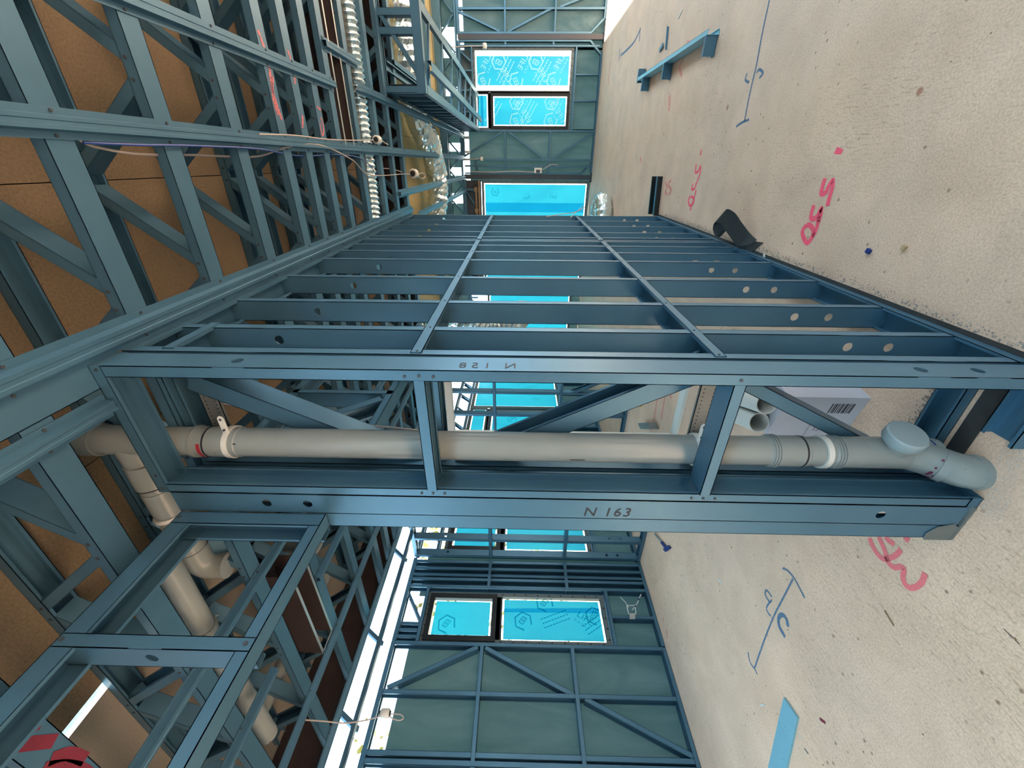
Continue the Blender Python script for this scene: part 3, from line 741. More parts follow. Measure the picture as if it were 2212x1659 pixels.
    # generator keeps the caller able to print on each pane
A_b = V((1, 0, 0))
gen = window(1, (0, YB, 0), A_b, -Y_, [(1.215, 1.875, .565, 2.435, False, 'wide'), (.60, 1.195, .565, 2.13, True, ''), (.60, 1.195, 2.17, 2.435, False, '')], (.565, 1.905, .535, 2.46))
rng = random.Random(3)
for i, (t, fm, (c0, c1, d0, d1), B3) in enumerate(gen):
    wA, wB = c1-c0, d1-d0
    if i == 0:
        rows = [(.98, .84, 'LIFE', 2.6), (.82, .76, 'h', 2.0), (.98, .44, 'LIFE', 2.6), (.82, .36, 'h', 2.0), (.97, .66, 'l', 2.6), (.97, .26, 'l', 2.6), (.17, .57, 'h', 1.3), (.17, .16, 'h', 1.3), (.17, .93, 'h', 1.3), (.08, .66, 'LIFE', .6), (.08, .26, 'LIFE', .6), (.98, .05, 'LIFE', 2.6)]
        film_prints(fm, B3(c0, d0, -.056), A_b, Z_, wA, wB, -Y_, 'film_print', rows, scale=.135, root=t)
    elif i == 1:
        rows = [(.84, .69, 'h', 2.0), (.84, .20, 'h', 2.0), (.16, .69, 'h', 1.3), (.16, .20, 'h', 1.3), (.98, .57, 'LIFE', 2.6), (.98, .08, 'LIFE', 2.6), (.95, .98, 'l', 2.6), (.95, .48, 'l', 2.6), (.05, .52, 'LIFE', .6), (.05, .04, 'LIFE', .6)]
        film_prints(fm, B3(c0, d0, -.056), A_b, Z_, wA, wB, -Y_, 'film_print', rows, scale=.135, root=t)
    else:
        q = MB(); q.v += [B3(c0, (d0+d1)/2-.02, -.053), B3(c1, (d0+d1)/2-.02, -.053), B3(c1, (d0+d1)/2+.025, -.053), B3(c0, (d0+d1)/2+.025, -.053)]; q.f.append((0, 1, 2, 3))
        o = sub(fm, q.build('film_overlap', M['film_dark']))
gen = window(2, (0, YB, 0), A_b, -Y_, [(-1.50, -.375, .06, 2.325, False, ''), (-2.60, -1.50, .06, 2.325, False, '')], (-2.63, -.345, .035, 2.355))
for i, (t, fm, (c0, c1, d0, d1), B3) in enumerate(gen):
    z = (d0+d1)/2; q = MB(); xx = c0+(c1-c0)*.47 if i == 0 else c0+.2
    q.v += [B3(xx, d0, -.053), B3(xx+.19, d0, -.053), B3(xx+.19, d1, -.053), B3(xx, d1, -.053)]; q.f.append((0, 1, 2, 3))
    sub(fm, q.build('film_overlap', M['film_dark']))
    film_prints(fm, B3(c0, d0, -.056), A_b, Z_, c1-c0, d1-d0, -Y_, 'film_print_dark' if i == 0 else 'film_print', [(.86, .9, 'h', 2.0), (.80, .35, 'LIFE', -1.6), (.28, .85, 'h', .3), (.75, .62, 'LIFE', -1.2)], scale=.085, root=t)
gen = window(3, (0, YB, 0), A_b, -Y_, [(-3.45, -2.82, .25, 2.26, False, ''), (-4.10, -3.47, .25, 2.26, False, '')], (-4.13, -2.79, .22, 2.29))
for i, (t, fm, (c0, c1, d0, d1), B3) in enumerate(gen):
    film_prints(fm, B3(c0, d0, -.056), A_b, Z_, c1-c0, d1-d0, -Y_, 'film_print', [(.5, .7, 'LIFE', -1.0), (.5, .35, 'LIFE', -1.0), (.3, .5, 'h', .3)], scale=.085, root=t)

# ------------------------------------------------------------------ left wall, x = -4.2
XW = -4.2
wall_left = thing('wall_left', None, None, kind='structure', loc=(XW, 3, 0))
xb = XW-.095
LW = [(-2.2, 2.24, 0, 2.57), (2.24, 2.75, 0, .54), (2.75, 3.33, 0, 2.59), (3.33, 3.89, 0, .58), (3.89, 5.77, 0, 2.59), (5.77, 7.85, 0, .67), (7.85, 9.69, 0, 2.59)]  # first panel extended out of view to darken reflections in the post
for (y0, y1, z0, z1) in LW:
    wrap_panel(wall_left, [(xb, y0, z0), (xb, y1, z0), (xb, y1, z1), (xb, y0, z1)])
A_l = V((0, 1, 0))
WP = [(2.225, 2.765, .515, 2.47)]
gen = window(4, (XW, 0, 0), A_l, X_, [(2.245, 2.745, .545, 1.66, False, ''), (2.245, 2.745, 1.70, 2.44, True, '')], (2.225, 2.768, .515, 2.465))
for i, (t, fm, (c0, c1, d0, d1), B3) in enumerate(gen):
    if i == 0:
        rows = [(.93, .57, 'h', 1.7), (.45, .80, 'h', 1.7), (.62, .06, 'h', 1.7), (.62, .25, 'LIFE', -2.2), (.1, .9, 'LIFE', -2.2), (.35, .2, 'l', -1.0), (.5, .62, 'l', -1.2)]
        film_prints(fm, B3(c0, d0, -.056), A_l, Z_, c1-c0, d1-d0, X_, 'film_print_dark', rows, mirror=False, scale=.095, root=t)
        q = MB(); q.v += [B3(c1-.13, d0, -.053), B3(c1-.07, d0, -.053), B3(c1-.10, d1, -.053), B3(c1-.14, d1, -.053)]; q.f.append((0, 1, 2, 3))
        sub(fm, q.build('film_overlap', M['film_dark']))
    else:
        film_prints(fm, B3(c0, d0, -.056), A_l, Z_, c1-c0, d1-d0, X_, 'film_print_dark', [(.3, .75, 'h', 1.7), (.3, .2, 'GLASS', -2.2)], mirror=False, scale=.095, root=t)
gen = window(5, (XW, 0, 0), A_l, X_, [(3.33, 3.90, .58, 1.66, False, ''), (3.33, 3.90, 1.70, 2.36, True, '')], (3.30, 3.92, .55, 2.40))
for i, (t, fm, (c0, c1, d0, d1), B3) in enumerate(gen):
    film_prints(fm, B3(c0, d0, -.056), A_l, Z_, c1-c0, d1-d0, X_, 'film_print_dark', [(.4, .3, 'LIFE', -2.2)], mirror=False, scale=.095, root=t)
gen = window(6, (XW, 0, 0), A_l, X_, [(6.70, 7.85, .68, 2.40, False, ''), (5.78, 6.62, .68, 2.05, True, ''), (5.78, 6.62, 2.10, 2.40, False, '')], (5.74, 7.88, .64, 2.44))
for i, (t, fm, (c0, c1, d0, d1), B3) in enumerate(gen):
    if i < 2: film_prints(fm, B3(c0, d0, -.056), A_l, Z_, c1-c0, d1-d0, X_, 'film_print_dark', [(.3, .3, 'LIFE', -2.2), (.6, .7, 'h', 1.7), (.7, .4, 'l', -1)], mirror=False, scale=.09, root=t)

def vertL(t, y, z0, z1, sgn=-1, wdt=.037): return member(t, 'stud', (XW, y, z0), (XW, y, z1), Y_*sgn, wdt, D=-X_)
def horzL(t, z, y0, y1, nm='noggin', up=-1, wdt=.037): return member(t, nm, (XW+.001, y0, z), (XW+.001, y1, z), Z_*up, wdt, D=-X_)
def diagL(t, y0, z0, y1, z1, wdt=.04):
    a, c = V((XW-.001, y0, z0)), V((XW-.001, y1, z1)); d = (c-a).normalized(); F = V((0, -d.z, d.y))
    if F.z < 0: F = -F
    return member(t, 'brace', a-F*wdt/2, c-F*wdt/2, F, wdt, .08, D=-X_)
t = stud_wall_frame('blue steel frame panel of the left wall, left of its filmed window', (XW, 1.6, 0))
horzL(t, 2.735, -.9, 2.22, 'top_plate', wdt=.042); horzL(t, .002, -.9, 2.215, 'bottom_plate', up=1)
for y in (2.222, 1.800, 1.372, 1.320, .93, .55): vertL(t, y, .03, 2.70)
horzL(t, 1.842, 1.30, 2.2); horzL(t, .946, 1.30, 2.2); horzL(t, 1.842, -.5, 1.28); horzL(t, .946, -.5, 1.28)
diagL(t, 1.81, 2.66, 2.18, 1.865); diagL(t, 2.175, 1.79, 1.79, .96); diagL(t, 1.765, .86, 1.385, .04)
t = stud_wall_frame('blue steel frame panel of the left wall holding the filmed window and its header', (XW, 2.6, 0))
horzL(t, 2.735, 2.225, 3.18, 'top_plate', wdt=.042); horzL(t, .002, 2.225, 3.18, 'bottom_plate', up=1)
for y in (2.835, 2.925, 2.978, 3.062, 3.155): vertL(t, y, .03, 2.70, wdt=.035)
horzL(t, 2.50, 2.225, 2.80, 'head_rail'); horzL(t, .508, 2.225, 2.80, 'sill_rail')
for z in (1.822, .934): horzL(t, z, 2.80, 3.17)
vertL(t, 2.525, .03, .475, wdt=.03); diagL(t, 2.714, 2.68, 2.42, 2.49, wdt=.03)
for y in (2.41, 2.345, 2.28): vertL(t, y, 2.50, 2.70, wdt=.03)
t = stud_wall_frame('blue steel frame panel of the left wall beyond the short cross wall', (XW, 5, 0))
horzL(t, 2.735, 3.24, 9.6, 'top_plate', wdt=.042); horzL(t, .002, 3.24, 9.6, 'bottom_plate', up=1)
for y in (3.29, 3.97, 4.35, 4.75, 5.15, 5.55, 5.72, 7.94, 8.4, 8.9, 9.4): vertL(t, y, .03, 2.70, wdt=.035)
for z in (1.822, .934):
    horzL(t, z, 3.97, 5.72); horzL(t, z, 7.94, 9.5)
horzL(t, 2.49, 3.29, 3.97, 'head_rail'); horzL(t, .54, 3.29, 3.97, 'sill_rail'); horzL(t, 2.49, 5.72, 7.94, 'head_rail'); horzL(t, .63, 5.72, 7.94, 'sill_rail')
for k in range(4): diagL(t, 5.9+k*.5, 2.50, 6.1+k*.5, 2.69, wdt=.03)
for k in range(5): vertL(t, 6.0+k*.42, .04, .6, wdt=.03)

# cross wall stub y = 3.2
t = stud_wall_frame('short blue steel cross wall standing square to the left wall, studs and two noggins', (-3.4, 3.2, 0))
YC = 3.19
horz(t, 2.735, -4.2, -2.4, 'top_plate', y=YC, wdt=.042); horz(t, .002, -4.2, -2.4, 'bottom_plate', y=YC, up=1)
for x in (-4.155, -3.87, -3.47, -3.07, -2.67, -2.40): 
    q = MB(); q.cee((x, YC, .03), (x, YC, 2.70), Y_, -X_, .088, .036, holes=[.24, .37, 2.3]); q.build('stud', M['steel'], t)
horz(t, 1.822, -4.19, -2.42, y=YC); horz(t, .934, -4.19, -2.42, y=YC)

# inner frame at y = 4.6 seen through the chase
t = stud_wall_frame('distant blue steel frame standing between the chase and the far left windows', (-3.2, 4.6, 0))
YI = 4.6
horz(t, 2.70, -4.1, -2.3, 'top_plate', y=YI); horz(t, .002, -4.1, -2.3, 'bottom_plate', y=YI, up=1)
for x in (-2.68, -3.04, -3.42, -3.8): vert(t, x, .03, 2.68, y=YI)
horz(t, 1.84, -4.0, -2.5, y=YI); horz(t, .94, -4.0, -2.5, y=YI)
diag(t, -2.70, .80, -2.35, .05, y=YI)

# white aluminium door frame
t = thing('white_door_frame', 'white aluminium door frame seen through the chase, head, jamb and sill', 'door frame', (-1.9, 3.1, 0))
q = MB(); q.bx(-2.36, 3.08, .04, -2.26, 3.14, 2.16); q.build('jamb', M['alu_white'], t)
q = MB(); q.bx(-2.26, 3.08, 2.10, -1.25, 3.14, 2.16); q.build('head', M['alu_white'], t)
q = MB(); q.bx(-2.26, 3.06, 0, -1.25, 3.16, .03); q.build('sill', M['alu_white'], t)

# ---- framing between the rim and the left wall (open to the sky)
t = thing('eave_rail', 'blue steel rail crossing the bright opening, parallel to the left wall', 'rail', (-3.78, 2, 2.70))
q = MB(); q.cee((-3.74, -.9, 2.70), (-3.74, 3.9, 2.70), -X_, Z_, .05, .03); q.build('rail', M['steel'], t)
for i, y in enumerate((1.05, 1.40)):
    for (x0, x1, z1) in ((-3.44, -3.74, 3.02), (-3.98, -3.78, 3.0)):
        a, c = V((x0, y, 2.74)), V((x1, y+.12, z1)); q = MB(); q.cee(a, c, Y_, Z_, .04, .03, lip=0); q.build('web', M['steel'], t)
for y in (2.05, 2.95):
    for (x0, x1, z1) in ((-3.46, -3.74, 3.05), (-3.98, -3.78, 3.0)):
        a, c = V((x0, y, 2.74)), V((x1, y+.12, z1)); q = MB(); q.cee(a, c, Y_, Z_, .04, .03, lip=0); q.build('web', M['steel'], t)
# foliage on the bank outside
q = MB(); rg = random.Random(5)
for k in range(2600):
    y = rg.uniform(-1.5, 9); h = 3.25+.35*math.sin(y*1.3)+.25*math.sin(y*3.7)
    z = rg.uniform(.5, h); x = -6.2-rg.uniform(0, 1.0); s_ = rg.uniform(.03, .09)
    a = V((rg.uniform(-1, 1), rg.uniform(-1, 1), rg.uniform(-1, 1))).normalized(); c = a.orthogonal().normalized()
    n = len(q.v); p = V((x, y, z)); q.v += [p-a*s_, p+c*s_*.5, p+a*s_, p-c*s_*.5]; q.f.append((n, n+1, n+2, n+3))
tag(q.build('hedge_foliage', M['leaf']), 'yellow-green foliage outside, seen over the top of the left wall', 'foliage', kind='stuff')

# ------------------------------------------------------------------ the grey drain pipe in the chase
PX, PY, PR = -.868, 1.112, .0505
t = thing('drain_pipe', 'large grey plastic drain pipe standing in the chase with capped inspection tee and bends', 'pipe', (PX, PY, 0)); PIPE = t
q = MB(); q.tube([(PX, PY, .30), (PX, PY, 2.97)], PR, 40); q.build('riser', M['pvc'], t, True)
def collar(z0, z1, r, nm='socket', m='pvc', rings=0):
    q = MB(); q.tube([(PX, PY, z0), (PX, PY, z0+.003), (PX, PY, z1-.003), (PX, PY, z1)], r, 40, radii=[r-.003, r, r, r-.003])
    for k in range(rings): q.tube([(PX, PY, z1-.012-k*.009), (PX, PY, z1-.0075-k*.009)], r+.0035, 40)
    return q.build(nm, M[m], t, True)
collar(.515, .645, PR+.0035, rings=3); collar(.325, .43, PR+.0035, rings=3); collar(.07, .315, PR+.002)
collar(2.47, 2.64, PR+.003, rings=2)
q = MB(); q.tube([(PX, PY, .527), (PX, PY, .533)], PR+.0042, 40); q.build('seam', M['ink'], t)
q = MB(); q.tube([(PX, PY, .10), (PX, PY, .105)], PR+.003, 40); q.build('seam', M['blue_ink'], t)
q = MB(); q.tube([(PX, PY, 2.575), (PX, PY, 2.580)], PR+.0045, 40); q.build('seam', M['ink'], t)
q = MB()
for i in range(10):
    a0 = -2.3+i*.12; p = V((PX+math.cos(a0)*(PR+.004), PY+math.sin(a0)*(PR+.004), 2.585)); p2 = V((PX+math.cos(a0+.12)*(PR+.004), PY+math.sin(a0+.12)*(PR+.004), 2.585))
    q.box(p, p2-p, (0, 0, .012), V((math.cos(a0), math.sin(a0), 0))*.0006)
q.build('red_mark', M['red_ink'], t)
# bends at the foot
foot = smooth_pts([(PX, PY, .16), (PX, PY, .10), (PX+.0, PY-.03, .045), (PX-.01, PY-.07, -.01), (PX-.012, PY-.085, -.06)], 8)
BOT = [(PX, PY, .12), (PX, PY-.004, .085), (PX-.002, PY-.022, .055), (PX-.006, PY-.048, .03), (PX-.01, PY-.075, .005), (PX-.012, PY-.085, -.03), (PX-.012, PY-.088, -.08)]
# the riser stops above the floor, so the foot swings towards the room
q = MB(); q.tube(smooth_pts([(PX, PY, .33), (PX, PY, .20), (PX, PY-.004, .165), (PX-.002, PY-.022, .125), (PX-.006, PY-.060, .075), (PX-.008, PY-.078, .045), (PX-.009, PY-.083, .01), (PX-.009, PY-.084, -.05)], 6), PR+.004, 40); q.build('foot_bend', M['pvc'], t, True)
q = MB(); q.tube([(PX-.005, PY-.050, .093), (PX-.0065, PY-.064, .078)], PR+.0062, 40); q.tube([(PX-.009, PY-.083, .022), (PX-.009, PY-.083, .0)], PR+.0065, 40); q.build('bend_socket', M['pvc'], t, True)
q = MB()
for i in range(16):
    a0 = rg.uniform(-2.6, -.9); z = rg.uniform(.06, .14); p = V((PX-.003+math.cos(a0)*(PR+.0075), PY-.045-(.1-z)*.6+math.sin(a0)*(PR+.0075), z)); q.disc(p, (math.cos(a0), math.sin(a0), .3), rg.uniform(.004, .009), .001, 8)
q.build('primer_spots', M['purple'], t)
# inspection opening with screw cap, pointing right and up
cd = V((.95, -.30, .06)).normalized(); c0 = V((PX, PY, .222))
q = MB(); q.tube([c0, c0+cd*.085], .044, 36); br = q.build('inspection_branch', M['pvc'], t, True)
q = MB(); q.tube([c0+cd*.070, c0+cd*.074, c0+cd*.105, c0+cd*.110], .06, 40, radii=[.054, .057, .057, .052]); cp = q.build('screw_cap', M['pvc_cap'], t, True); cp['label'] = 'blue-grey screw cap'
# clips
for z, nm in ((2.50, 'u'), (.885, 'l'), (.455, 'x')):
    q = MB(); q.tube([(PX, PY, z-.009), (PX, PY, z+.009)], PR+.007, 40); clip = q.build('pipe_clip', M['white'], t)
    if nm != 'x':
        q = MB(); q.prism([(0, -.011), (.06, -.011), (.068, -.006), (.07, 0), (.068, .006), (.06, .011), (0, .011)], (PX+PR, PY-.02, z), X_, Z_, (0, .003, 0))
        sub(clip, q.build('clip_ear', M['white']))
        q = MB(); q.disc((PX+PR+.057, PY-.0215, z), -Y_, .0045, .001, 12); q.disc((PX+PR+.016, PY-.021, z), -Y_, .004, .006, 8); sub(clip, q.build('clip_screw', M['dark_steel']))
# pen marks on the riser
q = MB()
for (ang, z0, z1) in ((-1.9, 1.32, 1.27), (-1.1, 2.49, 2.46), (-1.15, 2.535, 2.515)):
    p = V((PX+math.cos(ang)*(PR+.0008), PY+math.sin(ang)*(PR+.0008), z0)); q.box(p, (0, 0, z1-z0), V((-math.sin(ang), math.cos(ang), 0))*.0035, V((math.cos(ang), math.sin(ang), 0))*.0006)
q.build('pen_dash', M['ink'], t)
# top tee: closed end above, branch to the left
HZ = 2.872
q = MB(); q.tube([(PX, PY, 2.80), (PX, PY, 2.985), (PX, PY, 3.03), (PX, PY, 3.05)], PR+.006, 40, radii=[PR+.002, PR+.002, PR+.008, PR+.006]); q.build('tee', M['pvc'], t, True)
q = MB(); q.tube([(PX, PY, 2.975), (PX, PY, 3.035)], PR+.008, 40); q.build('tee_cap', M['pvc'], t, True)
bx = [(PX, PY, HZ+.015), (-1.00, PY-.004, HZ), (-1.44, PY-.012, HZ-.01)]
q = MB(); q.tube(bx, PR, 40); q.build('branch', M['pvc'], t, True)
for (x0, x1, rr) in ((-.96, -1.06, .006), (-1.09, -1.20, .003), (-1.22, -1.235, .008), (-1.28, -1.42, .004), (-1.42, -1.49, .006)):
    q = MB(); q.tube([(x0, PY-.006, HZ-.002), (x1, PY-.008, HZ-.004)], PR+rr, 40); q.build('socket', M['pvc'] if rr != .008 else M['white'], t, True)
q = MB(); q.tube(smooth_pts([(-1.42, PY-.012, HZ-.008), (-1.49, PY-.012, HZ-.012), (-1.53, PY-.008, HZ-.035), (-1.548, PY, HZ-.075), (-1.55, PY+.004, HZ-.11)], 5), PR+.004, 40); q.build('end_bend', M['pvc'], t, True)
q = MB()
for x in (-1.06, -1.285, -1.36, -1.42): q.tube([(x, PY-.007, HZ-.004), (x-.003, PY-.007, HZ-.004)], PR+.0072, 40)
q.build('seam', M['ink'], t)

# smaller waste pipes in the left ceiling
def pipe(label, pts, r, loc=None, clips=(), cap=None, m='pvc'):
    t = thing('waste_pipe', label, 'pipe', pts[0], 'waste pipes in the left ceiling')
    q = MB(); q.tube(smooth_pts(pts, 5) if len(pts) > 2 else pts, r, 28); q.build('pipe_run', M[m], t, True)
    a, c = V(pts[0]), V(pts[1])
    for f in clips:
        p = a.lerp(c, f); d = (c-a).normalized(); q = MB(); q.tube([p-d*.009, p+d*.009], r+.005, 28); q.build('pipe_clip', M['pvc'], t)
        q = MB(); q.tube([p+V((0, r+.003, -.004)), p+V((-.02, r+.02, -.01)), p+V((-.03, r+.012, .01))], .0025, 6); q.build('clip_wire', M['zinc'], t)
    return t
pipe('long grey waste pipe slung under the left room trusses', [(-1.29, .942, 2.80), (-2.55, .92, 2.80), (-2.62, .92, 2.80), (-2.66, .93, 2.83), (-2.67, .95, 2.90)], .043, clips=(.33, .62))
pipe('grey waste pipe running away under the left deck above the battens', [(-2.72, .95, 2.93), (-2.72, 1.98, 2.93)], .042)
pipe('short thin waste pipe dropping beside the round capped elbow', [(-2.36, 1.62, 2.98), (-2.30, 1.66, 2.83), (-2.50, 1.52, 2.80)], .026)
pipe('pale round capped elbow pointing down from the left deck', [(-2.24, 1.80, 3.05), (-2.24, 1.78, 2.90), (-2.24, 1.77, 2.86), (-2.25, 1.76, 2.82)], .055)
pipe('big grey bend tucked above the trusses beyond the header frame', [(-1.90, 1.66, 3.03), (-1.80, 1.70, 2.88), (-1.62, 1.80, 2.86), (-1.45, 1.90, 2.88)], .06)

# ------------------------------------------------------------------ ducts
def flex(name, label, pts, r, amp, step, cat='duct', seg=22, jitter=.0, sub_=8):
    P = smooth_pts(pts, sub_); out = []; rad = []
    total = [0]
    for a, c in zip(P, P[1:]): total.append(total[-1]+(c-a).length)
    L = total[-1]; n = int(L/step); j = 0; rg = random.Random(11)
    for i in range(n+1):
        s_ = L*i/n
        while j < len(total)-2 and total[j+1] < s_: j += 1
        u = (s_-total[j])/max(1e-6, total[j+1]-total[j]); out.append(P[j].lerp(P[j+1], u)); rad.append(r+(amp if i % 2 else -amp)+rg.uniform(-jitter, jitter))
    q = MB(); q.tube(out, r, seg, radii=rad)
    if jitter:
        for k in range(len(q.v)): q.v[k] = q.v[k]+V((rg.uniform(-1, 1), rg.uniform(-1, 1), rg.uniform(-1, 1)))*jitter*.7
    o = q.build(name, M['foil']); tag(o, label, cat); return o
flex('flexible_duct', 'thin ribbed silver flexible duct crossing above the battens', [fl(739, -60, 2.765), fl(746.6, 0, 2.765), fl(765, 125, 2.765), fl(779, 249, 2.765), fl(796, 370, 2.765), fl(808, 485, 2.765), fl(812, 530, 2.77)], .056, .008, .020)
flex('flexible_duct', 'fat crumpled foil duct sagging under the olive boards', [(1.6, 5.7, 2.86), (.9, 5.8, 2.86), (.5, 6.1, 2.84), (.15, 6.6, 2.80), (-.2, 6.85, 2.79), (-.55, 6.8, 2.80), (-.85, 6.7, 2.86)], .15, .010, .045, jitter=.010, seg=30)
flex('flexible_duct', 'coiled foil duct lying on the slab beside the partition end', [(-1.0, 7.0, .16), (-.72, 7.05, .15), (-.55, 7.3, .14), (-.7, 7.6, .14), (-1.1, 7.7, .15)], .13, .008, .04, jitter=.007)
flex('flexible_duct', 'foil duct seen between the partition studs, sagging behind them', [(-1.9, 5.4, 3.03), (-1.92, 5.42, 2.6), (-2.0, 5.5, 2.2), (-2.15, 5.6, 1.9), (-2.1, 5.7, 1.5), (-1.9, 5.9, 1.5)], .14, .009, .04, jitter=.008)

# ------------------------------------------------------------------ cables and junction boxes
def cable(label, pts, r=.0035, m='cable', cat='cable', name='cable'):
    q = MB(); q.tube(smooth_pts(pts, 7), r, 8); return tag(q.build(name, M[m], smooth=True), label, cat)
C = lambda px, py, z: on(px, py, 2, z)
cable('pale cable drooping along the long batten from the nearest truss', [C(172, 303, 2.74), C(210, 318, 2.73), C(300, 333, 2.73), C(420, 335, 2.74), C(555, 338, 2.74), C(620, 318, 2.69), C(690, 313, 2.68), C(760, 345, 2.68), C(800, 378, 2.69), C(870, 376, 2.70), C(886, 376, 2.70)], .004)
cable('blue cable running beside the pale one along the long batten', [C(180, 308, 2.705), C(300, 313, 2.69), C(420, 315, 2.69), C(560, 322, 2.69), C(650, 337, 2.72), C(730, 334, 2.70), C(785, 345, 2.70), C(820, 385, 2.72)], .0038, 'blue_cable')
cable('pale cable lying on the edge of the long batten, leading to a junction box', [C(560, 290, 2.672), C(640, 293, 2.668), C(720, 302, 2.668), C(795, 303, 2.67), C(806, 302, 2.67)], .0035)
cable('thin pale cable sagging between the far trusses', [C(800, 362, 2.76), C(850, 366, 2.74), C(880, 377, 2.72)], .004)
cable('pair of pale cables crossing the chase behind its front frame, upper one', [on(338, 838, 1, 1.30), on(480, 868, 1, 1.30), on(620, 895, 1, 1.30), on(720, 912, 1, 1.30), on(830, 922, 1, 1.30), on(905, 930, 1, 1.30), on(965, 938, 1, 1.3)], .004)
cable('pair of pale cables crossing the chase behind its front frame, lower one', [on(338, 842, 1, 1.31), on(480, 872, 1, 1.31), on(600, 895, 1, 1.31), on(700, 922, 1, 1.31), on(790, 937, 1, 1.31), on(880, 955, 1, 1.31), on(1165, 1000, 1, 1.31), on(1250, 1030, 1, 1.31)], .004)
def jbox(label, c, u, s_=.04, loop=None):
    """small white round-cornered box with black ties"""
    c = V(c); u = V(u).normalized(); a = u.orthogonal().normalized(); b_ = u.cross(a)
    t = thing('junction_box', label, 'junction box', tuple(c), 'junction boxes on cables')
    q = MB(); q.tube([c-u*s_*.5, c-u*s_*.4, c+u*s_*.4, c+u*s_*.5], s_*.5, 10, radii=[s_*.42, s_*.5, s_*.5, s_*.42]); q.build('body', M['white'], t, True)
    q = MB(); q.tube([c-u*s_*.62, c-u*s_*.56], s_*.3, 10); q.tube([c+u*s_*.56, c+u*s_*.62], s_*.3, 10); q.build('cable_ties', M['black'], t)
    if loop: 
        q = MB(); q.tube(smooth_pts(loop, 6), s_*.07, 8); q.build('cable_tail', M['cable'], t, True)
    return t
c1 = C(815, 302, 2.67); jbox('white junction box beside the long batten over the room', c1, C(840, 306, 2.67)-C(800, 300, 2.67), .065, [C(826, 305, 2.67), C(832, 309, 2.66), C(838, 312, 2.65)])
c2 = C(894, 375, 2.70); jbox('white junction box with a cable loop near the fat foil duct', c2, C(910, 376, 2.7)-C(885, 374, 2.7), .10, [C(900, 378, 2.7), C(912, 374, 2.68), C(919, 380, 2.66), C(912, 386, 2.68), C(902, 381, 2.7)])
c3 = on(832, 1541, 0, -3.05); D3 = on(845, 1541, 0, -3.05)-on(820, 1541, 0, -3.05)
jbox('small grey junction box hanging on a looped cable by the left wall top', c3, D3, .055, [on(840, 1543, 0, -3.05), on(856, 1542, 0, -3.05), on(868, 1545, 0, -3.05), on(871, 1552, 0, -3.05), on(862, 1556, 0, -3.05), on(848, 1552, 0, -3.05), on(840, 1546, 0, -3.05)])
cable('twin cable reaching from the left battens to the hanging junction box', [on(655, 1555, 0, -2.8), on(700, 1558, 0, -2.85), on(745, 1562, 0, -2.95), on(790, 1556, 0, -3.05), on(815, 1549, 0, -3.05), on(822, 1547, 0, -3.05)], .004)
jbox('white junction box fixed above the large filmed window', on(1047, 99, 1, 9.5), X_, .08)
jbox('white junction box hanging left of the large filmed window', on(1040, 343, 1, 9.5), X_, .07)
cable('pale cable running across to the box left of the large window', [on(985, 343, 1, 9.5), on(1010, 345, 1, 9.5), on(1035, 343, 1, 9.5)], .008)
cable('pale cable strung to the box above the large window', [on(975, 102, 1, 9.5), on(1010, 100, 1, 9.5), on(1043, 99, 1, 9.5)], .008)
cable('cables looping down the studs left of the dark door column', [on(1010, 370, 1, 9.55), on(1060, 372, 1, 9.55), on(1110, 370, 1, 9.55), on(1160, 371, 1, 9.55), on(1190, 356, 1, 9.52), on(1205, 357, 1, 9.52)], .008)
t = thing('switch_bracket', 'white switch bracket with cable on the studs by the glazed door', 'bracket', tuple(on(1160, 371, 1, 9.55)))
q = MB(); P0 = on(1154, 374, 1, 9.54); q.box(P0, (0, 0, -.16), (.10, 0, 0), (0, .02, 0)); q.build('plate', M['white'], t)
q = MB(); P0 = on(1158, 373, 1, 9.53); q.box(P0, (0, 0, -.08), (.055, 0, 0), (0, .012, 0)); q.build('opening', M['dark_steel'], t)
t = thing('switch_bracket', 'pale bracket with taped cables on the left wall, low right of the window', 'bracket', tuple(on(1362, 1325, 0, XW)))
W_ = lambda px, py, d=.01: on(px, py, 0, XW+d)
q = MB()
for a, c in (((1354, 1308), (1372, 1308)), ((1372, 1308), (1374, 1326)), ((1374, 1326), (1358, 1326)), ((1358, 1326), (1354, 1308))): q.tube([W_(*a), W_(*c)], .006, 6)
q.box(W_(1360, 1338), W_(1372, 1338)-W_(1360, 1338), W_(1360, 1328)-W_(1360, 1338), (.006, 0, 0)); q.build('plate', M['zinc'], t)
q = MB(); q.tube(smooth_pts([W_(1366, 1318), W_(1376, 1304), W_(1382, 1290), W_(1385, 1284)], 5), .006, 8); q.tube(smooth_pts([W_(1358, 1312), W_(1350, 1300), W_(1340, 1290)], 5), .004, 8); q.build('cable_tail', M['white'], t)
q = MB(); q.tube([W_(1371, 1312), W_(1373, 1308)], .0075, 8); q.tube([W_(1379, 1297), W_(1381, 1293)], .0075, 8); q.build('tape', M['blue_ink'], t)
cable('thin stranded cable with a loose loop at the end stud of the partition', [on(1180, 468, 0, -.49), on(1210, 463, 0, -.48), on(1243, 458, 0, -.47), on(1262, 449, 0, -.46), on(1259, 446, 0, -.46), on(1245, 458, 0, -.46), on(1232, 470, 0, -.47)], .004, 'cable')

# pale stub brackets etc. near ceiling on the far wall
for px, py, lab in ((1003, 294, 'white bracket high on the back wall above the braces'), (1005, 325, 'small white bracket high on the back wall, lower of two')):
    q = MB(); P0 = on(px, py, 1, 9.55); q.box(P0, (0, 0, -.1), (-.05, 0, 0), (0, .02, 0)); tag(q.build('white_bracket', M['white']), lab, 'bracket')

